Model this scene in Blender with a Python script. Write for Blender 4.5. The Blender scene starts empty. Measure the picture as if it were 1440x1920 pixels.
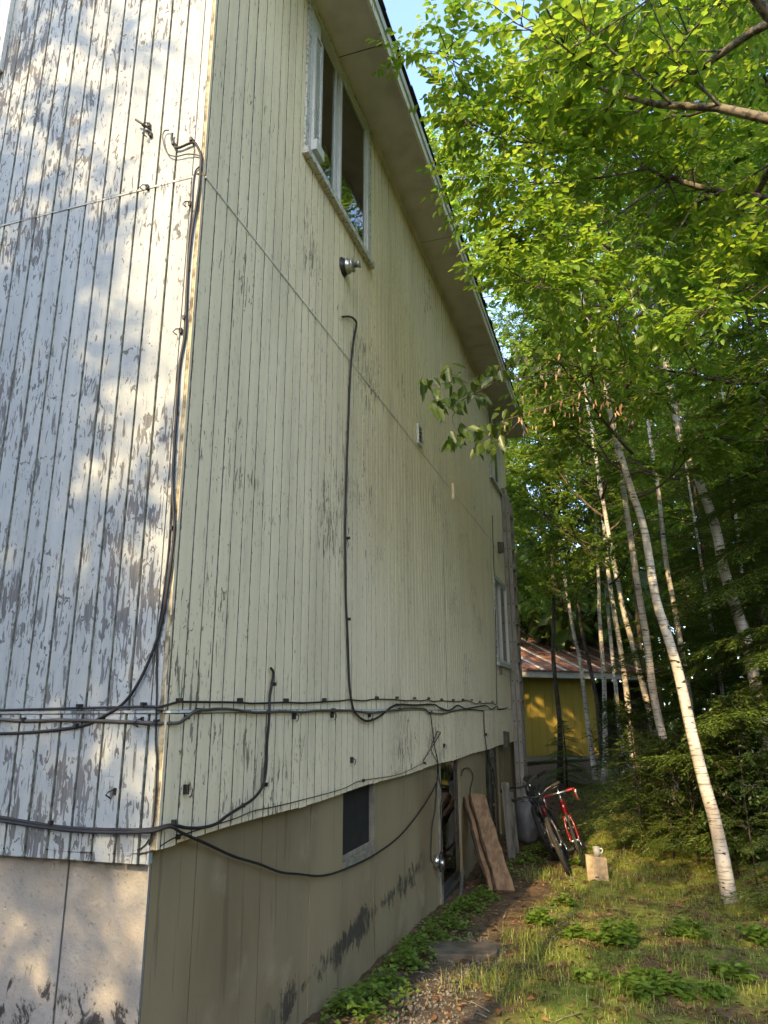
import bpy, math, random
import numpy as np
from mathutils import Vector, Matrix
rng = np.random.default_rng(7); random.seed(7)
SC = bpy.context.scene; COL = SC.collection
R = math.radians

# ------------------------------------------------------------------ camera
EYE = 1.676
FPX, PITCH, YAW, ROLL = 1345.3, R(15.397), R(17.708), R(-0.3375)
CPOS = np.array([1.682, -2.462, EYE])
_f = np.array([-math.sin(YAW)*math.cos(PITCH), math.cos(YAW)*math.cos(PITCH), math.sin(PITCH)])
_r = np.array([math.cos(YAW), math.sin(YAW), 0.0]); _u = np.cross(_r, _f)
CR = _r*math.cos(ROLL) + _u*math.sin(ROLL); CU = -_r*math.sin(ROLL) + _u*math.cos(ROLL); CF = _f
VH = np.array([-math.sin(YAW), math.cos(YAW), 0.0])
cam = bpy.data.objects.new('camera', bpy.data.cameras.new('camera')); COL.objects.link(cam)
cam.data.sensor_fit = 'AUTO'; cam.data.sensor_width = 36; cam.data.lens = 36*FPX/1920
cam.data.clip_start = 0.05; cam.data.clip_end = 2000
M = Matrix(((CR[0], CU[0], -CF[0], CPOS[0]), (CR[1], CU[1], -CF[1], CPOS[1]), (CR[2], CU[2], -CF[2], CPOS[2]), (0, 0, 0, 1)))
cam.matrix_world = M
SC.camera = cam

# ------------------------------------------------------------------ light
SUN_EL, SUN_AZ = R(30), math.pi + 0.13        # sun low behind the viewer, a little to the left
sdir = np.array([math.sin(SUN_AZ)*math.cos(SUN_EL), math.cos(SUN_AZ)*math.cos(SUN_EL), math.sin(SUN_EL)])
W = bpy.data.worlds.new('World'); SC.world = W; W.use_nodes = True
wn = W.node_tree.nodes; wl = W.node_tree.links
sky = wn.new('ShaderNodeTexSky'); sky.sky_type = 'NISHITA'; sky.sun_disc = False
sky.sun_elevation = SUN_EL; sky.sun_rotation = SUN_AZ; sky.air_density = 0.9; sky.dust_density = 1.7; sky.ozone_density = 1.0
bg = wn['Background']; bg.inputs[1].default_value = 0.15; wl.new(sky.outputs[0], bg.inputs[0])
sl = bpy.data.lights.new('sun', 'SUN'); sl.energy = 2.0; sl.angle = R(0.53); sl.color = (1.0, 0.70, 0.34)
so = bpy.data.objects.new('sun', sl); COL.objects.link(so)
so.rotation_euler = Vector(sdir).to_track_quat('Z', 'Y').to_euler(); so.location = (0, -20, 20)
SC.view_settings.view_transform = 'Standard'; SC.view_settings.look = 'None'
SC.view_settings.exposure = 2.5; SC.view_settings.gamma = 1.0; SC.view_settings.use_curve_mapping = False
SC.cycles.use_denoising = True
SC.cycles.max_bounces = 4; SC.cycles.diffuse_bounces = 3; SC.cycles.glossy_bounces = 2; SC.cycles.transmission_bounces = 3; SC.cycles.transparent_max_bounces = 6
SC.cycles.sample_clamp_indirect = 6.0

# ------------------------------------------------------------------ photo pixel -> place
def ray(px, py): return CF + CR*((px-720)/FPX) - CU*((py-960)/FPX)
def onX(px, py, x=0.0):                      # on a plane x = const (long wall)
    d = ray(px, py); return CPOS + d*((x-CPOS[0])/d[0])
def onY(px, py, y=0.0):                      # on a plane y = const (front wall)
    d = ray(px, py); return CPOS + d*((y-CPOS[1])/d[1])
def atT(px, py, t):                          # at a given distance ahead
    d = ray(px, py); return CPOS + d*(t/np.dot(d, VH))
def gh(x, y):
    x = np.asarray(x, float); y = np.asarray(y, float)
    base = 0.14 - 0.032*np.clip(y, -4, 4.5) + 0.0*x
    far = 0.02*np.clip(y-11, 0, 12)
    bank = 0.05*np.clip(x-2.6, 0, 6)
    n = 0.02*np.sin(2.3*x+1.1*y)+0.015*np.sin(1.7*y-3.1*x+1)+0.008*np.sin(6.1*x+5.3*y)
    return base + far + bank + n
def onG(px, py):
    d = ray(px, py); t = 1.0
    lo, hi = 0.5, 60.0
    for _ in range(50):
        m = (lo+hi)/2; p = CPOS + d*m
        if p[2] > gh(p[0], p[1]): lo = m
        else: hi = m
    return CPOS + d*lo

# ------------------------------------------------------------------ materials
class NT:
    def __init__(s, name):
        s.m = bpy.data.materials.new(name); s.m.use_nodes = True
        s.t = s.m.node_tree; s.n = s.t.nodes; s.l = s.t.links
        s.b = s.n['Principled BSDF']; s.pos = None
    def P(s):
        if s.pos is None: s.pos = s.n.new('ShaderNodeNewGeometry').outputs['Position']
        return s.pos
    def val(s, v, sock):
        if isinstance(v, (int, float)): sock.default_value = v
        elif isinstance(v, (tuple, list)): sock.default_value = tuple(v) if len(v) == 4 or len(sock.default_value) == 3 else tuple(v)+(1,)
        else: s.l.new(v, sock)
    def mapped(s, sc, loc=(0, 0, 0), src=None):
        n = s.n.new('ShaderNodeMapping'); n.inputs['Scale'].default_value = sc; n.inputs['Location'].default_value = loc
        s.l.new(src or s.P(), n.inputs['Vector']); return n.outputs[0]
    def noise(s, sc=(1, 1, 1), scale=1, detail=4, rough=.55, dist=0, loc=(0, 0, 0), src=None):
        n = s.n.new('ShaderNodeTexNoise'); s.l.new(s.mapped(sc, loc, src), n.inputs['Vector'])
        n.inputs['Scale'].default_value = scale; n.inputs['Detail'].default_value = detail
        n.inputs['Roughness'].default_value = rough; n.inputs['Distortion'].default_value = dist
        return n.outputs['Fac']
    def voro(s, sc=(1, 1, 1), scale=1, feat='F1', src=None):
        n = s.n.new('ShaderNodeTexVoronoi'); n.feature = feat; s.l.new(s.mapped(sc, src=src), n.inputs['Vector'])
        n.inputs['Scale'].default_value = scale; return n
    def math(s, op, a, b=0.0, clamp=False):
        n = s.n.new('ShaderNodeMath'); n.operation = op; n.use_clamp = clamp
        s.val(a, n.inputs[0]); s.val(b, n.inputs[1]); return n.outputs[0]
    def step(s, v, a, b, lo=0.0, hi=1.0):
        n = s.n.new('ShaderNodeMapRange'); n.interpolation_type = 'SMOOTHSTEP'
        s.val(v, n.inputs[0])
        for i, q in enumerate((a, b, lo, hi)): n.inputs[i+1].default_value = q
        return n.outputs[0]
    def mix(s, f, a, b):
        n = s.n.new('ShaderNodeMix'); n.data_type = 'RGBA'
        s.val(f, n.inputs[0]); s.val(a, n.inputs[6]); s.val(b, n.inputs[7]); return n.outputs[2]
    def sep(s):
        n = s.n.new('ShaderNodeSeparateXYZ'); s.l.new(s.P(), n.inputs[0]); return n.outputs
    def bump(s, h, strength=.3, dist=.01):
        n = s.n.new('ShaderNodeBump'); n.inputs['Strength'].default_value = strength; n.inputs['Distance'].default_value = dist
        s.l.new(h, n.inputs['Height'])
        if s.b.inputs['Normal'].links: s.l.new(s.b.inputs['Normal'].links[0].from_socket, n.inputs['Normal'])
        s.l.new(n.outputs[0], s.b.inputs['Normal'])
    def out(s, color=None, rough=None, metal=None, spec=None):
        if color is not None: s.val(color, s.b.inputs['Base Color'])
        if rough is not None: s.val(rough, s.b.inputs['Roughness'])
        if metal is not None: s.val(metal, s.b.inputs['Metallic'])
        if spec is not None: s.val(spec, s.b.inputs['Specular IOR Level'])
        return s.m
def plain(name, c, rough=.6, metal=0, spec=.4, var=.25, scale=14, bump=.1):
    k = NT(name); n = k.noise(scale=scale, detail=5)
    c2 = tuple(max(0, x*(1-var)) for x in c); c3 = tuple(min(1, x*(1+var)) for x in c)
    k.bump(k.noise(scale=scale*6, detail=3), bump, .003)
    return k.out(k.mix(k.step(n, .3, .7), c2, c3), rough, metal, spec)

def siding_mat(name, paint, wood, amount, seed, across):
    k = NT(name)
    # across: axis along the wall ('x' front wall, 'y' long wall)
    a = (1, 1, 1)
    big = k.noise(scale=1.3, detail=2, loc=(seed, 0, 0))
    streak = k.noise((46, 46, 7), 1, 4, .62, .5, (seed, 2, 1))          # vertical flakes
    hole = k.noise((30, 30, 14), 1, 3, .55, 1.2, (seed, 7, 3))
    thr = k.math('ADD', streak, k.math('MULTIPLY', k.math('SUBTRACT', big, .5), .62))
    m1 = k.step(thr, amount, amount+.018)
    thr2 = k.math('ADD', hole, k.math('MULTIPLY', k.math('SUBTRACT', big, .5), .35))
    m2 = k.step(thr2, amount+.03, amount+.045)
    fine = k.step(k.noise((95, 95, 13), 1, 4, .65, .3, (0, seed, 0)), .625, .66)
    mask = k.math('MAXIMUM', k.math('MAXIMUM', m1, m2), k.math('MULTIPLY', fine, .75))
    grain = k.noise((160, 160, 5), 1, 4, .6)
    wc = k.mix(k.step(grain, .3, .7), tuple(x*.62 for x in wood), wood)
    dirt = k.math('ADD', k.math('MULTIPLY', k.noise((2.2, 2.2, .7), 1, 5, .6), .55), k.math('MULTIPLY', k.noise((22, 22, .8), 1, 4, .6), .45))
    pc = k.mix(k.step(dirt, .35, .75), paint, tuple(x*.74 for x in paint))
    k.bump(k.noise((9, 9, 230), 1, 3, .7), .30, .004)                    # rough-sawn lines
    k.bump(k.noise((60, 60, 60), 1, 3, .6), .18, .003)
    k.bump(k.math('SUBTRACT', 1.0, mask), .55, .0025)
    return k.out(k.mix(mask, pc, wc), k.mix(mask, (.62, .62, .62), (.9, .9, .9)), 0, .28)

PAINT = (.60, .59, .50)
M_front = siding_mat('paint_front', (.295, .335, .355), (.135, .143, .155), .585, 3.0, 'x')  # one house paint, darkened and cooled; blue shade put into the colour
M_long = siding_mat('paint_long', (.81, .69, .485), (.30, .255, .18), .668, 11.0, 'y')  # same house paint, lighter and warmer to stand in for brighter light
M_trim = siding_mat('paint_trim', (.70, .69, .62), (.22, .20, .17), .66, 5.0, 'y')
M_groove = plain('groove_paint_shade', (.27, .275, .225), .9, var=.5, scale=30)  # olive groove paint, kept darker to carry groove shade
M_grooveL = plain('groove_dirt_shade', (.23, .21, .15), .95, var=.6, scale=25)  # groove shade put into the colour, along with dirt
k = NT('concrete'); z = k.sep()[2]; yy = k.sep()[1]
n1 = k.noise(scale=3, detail=6); n2 = k.noise((1.2, 1.2, .5), 1, 4)
c = k.mix(k.step(n2, .35, .7), (.31, .245, .14), (.215, .165, .09))
c = k.mix(k.step(n1, .56, .75), c, (.33, .265, .16))
run = k.step(k.noise((16, 16, 1.0), 1, 4, .6, .3), .60, .68)
c = k.mix(k.math('MULTIPLY', run, .45), c, (.12, .085, .055))
tar = k.math('ADD', k.math('MULTIPLY', k.math('SUBTRACT', k.noise((5, 5, 2.4), 1, 7, .75, .6), .5), 1.2), k.math('MULTIPLY', k.math('ABSOLUTE', k.math('SUBTRACT', z, k.math('ADD', k.math('MULTIPLY', yy, .06), .20))), -1.9))
tarm = k.math('MULTIPLY', k.step(tar, -.10, -.04), k.math('MULTIPLY', k.step(yy, .9, 1.3), k.step(yy, 4.2, 3.6)))
c = k.mix(k.math('MULTIPLY', k.math('MULTIPLY', tarm, .8), k.step(k.noise((9, 9, 5), 1, 6, .7), .36, .52)), c, (.03, .029, .028))
k.bump(k.noise(scale=40, detail=5), .25, .006); k.bump(k.step(k.voro(scale=22).outputs[0], .05, .14), .3, .004)
M_conc = k.out(c, .9, 0, .2)
k = NT('concrete_front'); z = k.sep()[2]; xx = k.sep()[0]
n1 = k.noise(scale=4, detail=6); n2 = k.noise((3, 3, 1.2), 1, 5)
c = k.mix(k.step(n2, .35, .7), (.25, .245, .23), (.18, .173, .16))
c = k.mix(k.step(n1, .58, .72), c, (.29, .285, .27))
bl = k.math('ADD', k.noise((12, 12, 7), 1, 7, .72, .6), k.math('MULTIPLY', z, -.55))
c = k.mix(k.step(bl, .17, .25), c, (.035, .034, .036))
k.bump(k.noise(scale=45, detail=6), .6, .008); k.bump(k.step(k.voro(scale=14).outputs[0], .04, .13), .7, .006)
c = k.mix(k.math('MULTIPLY', k.step(k.noise(scale=70, detail=3), .60, .70), .5), c, (.12, .11, .10))
M_concf = k.out(c, .9, 0, .2)
M_joint = plain('concrete_joint', (.085, .07, .05), .95, var=.4, scale=20)
k = NT('soffit_board'); n = k.noise(scale=5, detail=6)
k.bump(k.noise(scale=60), .15, .003)
M_soff = k.out(k.mix(k.step(n, .4, .75), (.60, .55, .58), (.48, .44, .45)), .85, 0, .2)
k = NT('weathered_trim'); n = k.noise((40, 40, 40), 1, 5, .65)
M_wtrim = k.out(k.mix(k.step(n, .48, .6), (.52, .52, .49), (.23, .22, .21)), .8, 0, .25)
M_white = plain('white_vinyl', (.50, .51, .50), .4, var=.06)
M_alu = plain('ladder_metal', (.21, .20, .18), .6, .2, .4, var=.12)
M_darkframe = plain('dark_frame', (.055, .05, .04), .6, var=.3)
M_oldframe = plain('old_frame', (.235, .205, .15), .8, var=.25)
M_cable = plain('cable_black', (.014, .014, .016), .6, 0, .35, var=.2)
M_cableg = plain('cable_grey', (.055, .052, .048), .55, 0, .4, var=.2)
M_shingle = plain('shingle', (.045, .043, .042), .95, var=.35, scale=40)
M_darksheet = plain('dark_sheet_mat', (.016, .015, .012), .9, var=.2)  # for the sheet that darkens the basement pane
M_room = plain('dark_room', (.045, .043, .042), .9, var=.2)
M_steel = plain('galvanised', (.42, .42, .40), .32, .85, .5, var=.12)
M_black = plain('black_plastic', (.014, .014, .015), .38, 0, .5, var=.2)
M_rubber = plain('tyre_rubber', (.022, .021, .020), .85, 0, .25, var=.2)
M_red = plain('red_paint', (.13, .007, .009), .28, 0, .6, var=.1)
M_redtape = plain('red_tape', (.20, .013, .013), .6, 0, .4, var=.1)
M_chrome = plain('bright_alloy', (.72, .72, .70), .22, .95, .5, var=.05)
M_sack = plain('grey_sack', (.12, .125, .135), .55, 0, .4, var=.25, scale=5)
M_stone = plain('pale_block', (.30, .235, .15), .85, 0, .25, var=.25, scale=25)
k = NT('glass')
fr = k.n.new('ShaderNodeFresnel'); fr.inputs[0].default_value = 1.52
gl = k.n.new('ShaderNodeBsdfGlossy'); gl.inputs['Roughness'].default_value = .012; gl.inputs[0].default_value = (.95, .95, .95, 1)
tr = k.n.new('ShaderNodeBsdfTransparent'); tr.inputs[0].default_value = (.72, .75, .74, 1)
mx = k.n.new('ShaderNodeMixShader'); bpn = k.n.new('ShaderNodeBump'); bpn.inputs['Strength'].default_value = .03; bpn.inputs['Distance'].default_value = .05
k.l.new(k.noise(scale=5, detail=1), bpn.inputs['Height']); k.l.new(bpn.outputs[0], gl.inputs['Normal'])
k.l.new(k.math('MINIMUM', k.math('ADD', k.math('MULTIPLY', fr.outputs[0], 1.15), .03), 1.0), mx.inputs[0]); k.l.new(tr.outputs[0], mx.inputs[1]); k.l.new(gl.outputs[0], mx.inputs[2])
k.l.new(mx.outputs[0], k.n['Material Output'].inputs[0]); M_glass = k.m

def wood_mat(name, a, b, sc=(30, 30, 3)):
    k = NT(name); n = k.noise(sc, 1, 6, .6, .4)
    k.bump(k.noise(tuple(x*3 for x in sc), 1, 3), .3, .004)
    return k.out(k.mix(k.step(n, .35, .65), a, b), .85, 0, .2)
M_lumber = wood_mat('sawn_lumber', (.23, .145, .08), (.13, .08, .045), (22, 10, 5))
M_barkedge = wood_mat('bark_edge', (.09, .058, .035), (.035, .024, .016), (18, 18, 10))
M_greywood = wood_mat('grey_wood', (.16, .15, .125), (.075, .07, .058), (30, 30, 3))
k = NT('birch_bark'); base = k.noise((6, 6, 3), 1, 4)
c = k.mix(k.step(base, .35, .72), (.50, .485, .45), (.30, .27, .235))
bands = k.step(k.noise((5, 5, 55), 1, 4, .65), .53, .60)
c = k.mix(k.math('MULTIPLY', bands, .8), c, (.12, .10, .085))
c = k.mix(k.step(k.noise((9, 9, 20), 1, 3, .6, .6, (4, 0, 0)), .625, .66), c, (.03, .027, .024))
k.bump(k.noise((8, 8, 70), 1, 4), .3, .006); M_birch = k.out(c, .7, 0, .3)
M_bark = wood_mat('dark_bark', (.085, .072, .055), (.03, .026, .02), (22, 22, 9))
M_twig = plain('twig_bark', (.075, .058, .04), .85, var=.4)
k = NT('pale_limb'); n = k.noise((20, 20, 20), 1, 5, .6); M_limb = k.out(k.mix(k.step(n, .45, .58), (.13, .115, .092), (.045, .04, .034)), .8, 0, .25)

def leaf_mat(name, c1, c2, tr1, tr2, trans=.45, gloss=.035, rgh=.42):
    k = NT(name); k.n.remove(k.b)
    g = k.n.new('ShaderNodeNewGeometry'); rnd = g.outputs['Random Per Island']
    col = k.mix(rnd, c1, c2); tcol = k.mix(rnd, tr1, tr2)
    d = k.n.new('ShaderNodeBsdfDiffuse'); k.l.new(col, d.inputs[0])
    t = k.n.new('ShaderNodeBsdfTranslucent'); k.l.new(tcol, t.inputs[0])
    m1 = k.n.new('ShaderNodeMixShader'); m1.inputs[0].default_value = trans; k.l.new(d.outputs[0], m1.inputs[1]); k.l.new(t.outputs[0], m1.inputs[2])
    gs = k.n.new('ShaderNodeBsdfGlossy'); gs.inputs['Roughness'].default_value = rgh
    m2 = k.n.new('ShaderNodeMixShader'); m2.inputs[0].default_value = gloss; k.l.new(m1.outputs[0], m2.inputs[1]); k.l.new(gs.outputs[0], m2.inputs[2])
    k.l.new(m2.outputs[0], k.n['Material Output'].inputs[0]); return k.m
M_leaf = leaf_mat('leaf_broad', (.055, .135, .014), (.15, .23, .03), (.22, .42, .025), (.44, .56, .055), .5)
M_leafb = leaf_mat('leaf_birch', (.07, .14, .018), (.12, .20, .03), (.24, .40, .035), (.36, .48, .06), .5)
M_leafd = leaf_mat('leaf_dark', (.032, .065, .011), (.06, .10, .017), (.085, .15, .016), (.15, .21, .026), .4)  # darker leaf copy; shade on the hanging twigs put into its colour
M_hem = leaf_mat('hemlock_needle', (.050, .095, .018), (.115, .165, .028), (.11, .18, .02), (.20, .26, .03), .3, .05)
M_grass = leaf_mat('grass_blade', (.09, .155, .02), (.24, .26, .065), (.20, .30, .03), (.36, .38, .09), .4, .03)
M_weed = leaf_mat('weed_leaf', (.075, .15, .02), (.14, .22, .035), (.20, .34, .03), (.32, .42, .05), .4, .05)
M_brown = leaf_mat('dry_leaf', (.20, .115, .06), (.38, .25, .14), (.30, .16, .07), (.48, .32, .17), .35, .03)
M_litter = leaf_mat('leaf_litter', (.05, .030, .016), (.20, .115, .06), (.06, .03, .01), (.15, .08, .04), .1, .03)
k = NT('soil'); s = k.sep()
n1 = k.noise(scale=1.1, detail=5); n2 = k.noise(scale=9, detail=6, rough=.65); n3 = k.noise(scale=40, detail=4)
c = k.mix(k.step(n2, .35, .68), (.050, .036, .022), (.115, .080, .048))
c = k.mix(k.step(n3, .58, .7), c, (.17, .125, .08))
gm = k.math('MULTIPLY', k.step(k.noise(scale=2.3, detail=5, loc=(5, 0, 0)), .40, .56), k.step(s[0], .75, 1.15))
c = k.mix(gm, c, k.mix(k.step(n2, .4, .65), (.09, .125, .022), (.19, .195, .055)))
pth = k.math('MULTIPLY', k.math('MULTIPLY', k.step(s[0], .25, .42), k.step(s[0], .95, .70)), k.step(s[1], 4.2, 3.2))
vg = k.voro(scale=55); gcol = k.mix(k.step(vg.outputs[0], .1, .6), (.15, .135, .11), (.07, .058, .042))
c = k.mix(k.math('MULTIPLY', pth, k.step(n2, .32, .5)), c, gcol)
k.bump(n2, .5, .03); k.bump(n3, .6, .012); M_soil = k.out(c, .95, 0, .15)
M_gravel = plain('gravel_stone', (.13, .118, .098), .9, var=.45, scale=18)
k = NT('shed_yellow'); n = k.noise((3, 3, 1), 1, 5); M_yellow = k.out(k.mix(n, (.36, .28, .06), (.29, .22, .04)), .7, 0, .3)
k = NT('rusty_roof'); n = k.noise(scale=2.5, detail=6); M_rust = k.out(k.mix(k.step(n, .4, .65), (.13, .060, .042), (.21, .12, .09)), .55, 0, .4)
M_fascia = plain('grey_fascia', (.33, .34, .32), .8, var=.15)
M_deck = wood_mat('deck_board', (.14, .125, .10), (.07, .062, .05), (20, 20, 20))

# ------------------------------------------------------------------ mesh helpers
def link(name, me, mat=None, parent=None, loc=None):
    o = bpy.data.objects.new(name, me); COL.objects.link(o)
    if mat is not None and me is not None and len(me.materials) == 0: me.materials.append(mat)
    if parent is not None: o.parent = parent
    if loc is not None: o.location = loc
    return o
def tag(o, label=None, cat=None, group=None, kind=None):
    if label: o['label'] = label
    if cat: o['category'] = cat
    if group: o['group'] = group
    if kind: o['kind'] = kind
    return o
def empty(name, loc=(0, 0, 0), rz=0.0):
    o = bpy.data.objects.new(name, None); COL.objects.link(o); o.location = loc; o.rotation_euler = (0, 0, rz); o.empty_display_size = .1
    return o
class MB:
    def __init__(s): s.v = []; s.f = []; s.sm = []
    def add(s, vs, fs, smooth=False):
        b = len(s.v); s.v += [tuple(map(float, v)) for v in vs]; s.f += [tuple(b+i for i in f) for f in fs]; s.sm += [smooth]*len(fs); return s
    def box(s, a, b):
        (x0, y0, z0), (x1, y1, z1) = a, b
        x0, x1 = sorted((x0, x1)); y0, y1 = sorted((y0, y1)); z0, z1 = sorted((z0, z1))
        return s.add([(x0, y0, z0), (x1, y0, z0), (x1, y1, z0), (x0, y1, z0), (x0, y0, z1), (x1, y0, z1), (x1, y1, z1), (x0, y1, z1)],
                     [(0, 3, 2, 1), (4, 5, 6, 7), (0, 1, 5, 4), (1, 2, 6, 5), (2, 3, 7, 6), (3, 0, 4, 7)])
    def beam(s, p, q, w, h, up=(0, 0, 1)):
        p = np.array(p, float); q = np.array(q, float); d = (q-p)/np.linalg.norm(q-p)
        a = np.cross(d, up); a /= np.linalg.norm(a); b = np.cross(a, d)
        vs = [c+a*sx*w/2+b*sy*h/2 for c in (p, q) for sx, sy in ((-1, -1), (1, -1), (1, 1), (-1, 1))]
        return s.add(vs, [(0, 3, 2, 1), (4, 5, 6, 7), (0, 1, 5, 4), (1, 2, 6, 5), (2, 3, 7, 6), (3, 0, 4, 7)])
    def tube(s, pts, r, n=8, closed=False, cap=True):
        P = np.array(pts, float); m = len(P)
        rr = np.full(m, r) if np.isscalar(r) else np.array(r, float)
        T = np.gradient(P, axis=0) if not closed else (np.roll(P, -1, 0)-np.roll(P, 1, 0))
        T /= np.linalg.norm(T, axis=1)[:, None]+1e-12
        ref = np.array([0, 0, 1.0]) if abs(T[0][2]) < .9 else np.array([1.0, 0, 0])
        A = np.cross(T[0], ref); A /= np.linalg.norm(A)
        ang = np.linspace(0, 2*math.pi, n, endpoint=False); vs = []
        for i in range(m):
            A = A-T[i]*np.dot(A, T[i]); A /= np.linalg.norm(A)+1e-12; B = np.cross(T[i], A)
            vs.append(P[i]+rr[i]*(np.cos(ang)[:, None]*A+np.sin(ang)[:, None]*B))
        vs = np.concatenate(vs); fs = []
        for i in range(m if closed else m-1):
            for j in range(n):
                a = i*n+j; b = i*n+(j+1) % n; i2 = (i+1) % m; fs.append((a, b, i2*n+(j+1) % n, i2*n+j))
        s.add(vs, fs, True)
        if cap and not closed:
            b0 = len(s.v)-len(vs); s.f += [tuple(b0+j for j in reversed(range(n))), tuple(b0+(m-1)*n+j for j in range(n))]; s.sm += [False]*2
        return s
    def lathe(s, prof, n=20, axis='z', loc=(0, 0, 0)):
        vs = []; m = len(prof)
        for r, h in prof:
            for j in range(n):
                a = 2*math.pi*j/n; c, d = r*math.cos(a), r*math.sin(a)
                q = {'z': (c, d, h), 'x': (h, c, d), 'y': (c, h, d)}[axis]
                vs.append((q[0]+loc[0], q[1]+loc[1], q[2]+loc[2]))
        fs = [(i*n+j, i*n+(j+1) % n, (i+1)*n+(j+1) % n, (i+1)*n+j) for i in range(m-1) for j in range(n)]
        fs += [tuple(reversed(range(n))), tuple((m-1)*n+j for j in range(n))]
        return s.add(vs, fs, True)
    def mesh(s, name):
        me = bpy.data.meshes.new(name); me.from_pydata(s.v, [], s.f); me.polygons.foreach_set('use_smooth', s.sm); me.update(); return me
    def build(s, name, mat, parent=None): return link(name, s.mesh(name), mat, parent)
def smooth_path(pts, n=6):
    P = np.array(pts, float)
    if len(P) < 3: return P
    Q = np.vstack([2*P[0]-P[1], P, 2*P[-1]-P[-2]]); out = []
    for i in range(1, len(Q)-2):
        for t in np.linspace(0, 1, n, endpoint=False):
            a, b, c, d = Q[i-1], Q[i], Q[i+1], Q[i+2]
            out.append(.5*((2*b)+(-a+c)*t+(2*a-5*b+4*c-d)*t*t+(-a+3*b-3*c+d)*t**3))
    out.append(P[-1]); return np.array(out)
def quads_mesh(name, V, Fq, smooth=False):
    me = bpy.data.meshes.new(name); V = np.asarray(V, np.float32); Fq = np.asarray(Fq, np.int32)
    me.vertices.add(len(V)); me.vertices.foreach_set('co', V.ravel())
    me.loops.add(Fq.size); me.loops.foreach_set('vertex_index', Fq.ravel())
    me.polygons.add(len(Fq)); me.polygons.foreach_set('loop_start', np.arange(0, Fq.size, Fq.shape[1], dtype=np.int32))
    me.polygons.foreach_set('loop_total', np.full(len(Fq), Fq.shape[1], np.int32))
    if smooth: me.polygons.foreach_set('use_smooth', np.ones(len(Fq), bool))
    me.update(calc_edges=True); return me
LT = np.array([(0, 0, 0), (.30, .5, .10), (.68, .40, .06), (1, 0, -.06), (.68, -.40, .06), (.30, -.5, .10)])
LFq = np.array([(0, 1, 2, 3), (0, 3, 4, 5)])
def leaf_arrays(C, D, N, L, wr=.5):
    """leaves: base C, direction D, normal N, length L"""
    C, D, N = (np.asarray(a, float) for a in (C, D, N)); L = np.asarray(L, float)
    D = D/(np.linalg.norm(D, axis=1)[:, None]+1e-9)
    B = np.cross(N, D); B /= np.linalg.norm(B, axis=1)[:, None]+1e-9; N2 = np.cross(D, B)
    wr = np.broadcast_to(np.asarray(wr, float), L.shape)
    V = C[:, None, :]+L[:, None, None]*(LT[None, :, 0:1]*D[:, None, :]+wr[:, None, None]*LT[None, :, 1:2]*B[:, None, :]+LT[None, :, 2:3]*N2[:, None, :])
    F = (np.arange(len(C))[:, None, None]*6+LFq[None]).reshape(-1, 4)
    return V.reshape(-1, 3), F
def unit(a): a = np.asarray(a, float); return a/(np.linalg.norm(a, axis=-1, keepdims=True)+1e-9)

# ------------------------------------------------------------------ ground
def axis_coords(lo, hi, fine_lo, fine_hi, step, cs):
    a = np.arange(fine_lo, fine_hi+1e-6, step); out = list(a); d = step
    x = fine_lo
    left = []
    while x > lo: d = min(d*1.35, cs); x -= d; left.append(x)
    d = step; x = fine_hi; right = []
    while x < hi: d = min(d*1.35, cs); x += d; right.append(x)
    return np.array(left[::-1]+out+right)
gx = axis_coords(-150, 150, -.5, 5, .08, 12); gy = axis_coords(-150, 220, 0, 14, .08, 12)
GX, GY = np.meshgrid(gx, gy); GZ = gh(GX, GY)+.015*np.sin(GX*17+2*np.sin(GY*9))*np.sin(GY*13+GX*5)*((GX > -.6) & (GX < 6) & (GY > -1) & (GY < 15))
V = np.stack([GX.ravel(), GY.ravel(), GZ.ravel()], 1); nx = len(gx); ny = len(gy)
ii, jj = np.meshgrid(np.arange(nx-1), np.arange(ny-1)); a = (jj*nx+ii).ravel()
tag(link('ground', quads_mesh('ground', V, np.stack([a, a+1, a+nx+1, a+nx], 1), True), M_soil), 'bare forest soil, moss and thin grass beside the house', kind='structure')

# ------------------------------------------------------------------ house
Z_BOT, Z_FL, Z_SEAM, Z_TOP = EYE-.485, EYE, EYE+2.44, EYE+4.86
LEN, WID = 10.06, 8.0
SP = .1016
house = empty('house', (0, 0, 0)); tag(house, 'weathered cream two-storey house with peeling grooved siding and concrete basement wall', 'house')
# openings on the long wall: (y0,y1,z0,z1)
OPEN = [(1.13, 2.33, EYE+3.53, EYE+4.80), (8.24, 9.20, EYE+3.53, EYE+4.80), (8.10, 9.22, EYE+.66, EYE+1.90)]
def plank_mesh(name, w, h, d, axis):
    c = .0012; prof = [(0, 0), (0, d-c), (c, d), (w-c, d), (w, d-c), (w, 0)]
    vs = []
    for zz in (0, h):
        for u, t in prof: vs.append((t, u, zz) if axis == 'y' else (u, -t, zz))
    n = 6; fs = [(j, j+1, n+j+1, n+j) for j in range(n-1)]
    if axis == 'x': fs = [tuple(reversed(f)) for f in fs]
    fs = [tuple(reversed(f)) for f in fs]
    return vs, fs+[tuple(range(6)), tuple(range(11, 5, -1))]
def pieces(z0, z1, u0, u1, ops):
    segs = [(z0, z1)]
    for (a, b, c, d) in ops:
        if min(u1, b)-max(u0, a) > .5*(u1-u0):
            new = []
            for (p, q) in segs:
                if d <= p or c >= q: new.append((p, q)); continue
                if c > p: new.append((p, c))
                if d < q: new.append((d, q))
            segs = new
    return segs
_pm = {}
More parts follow.
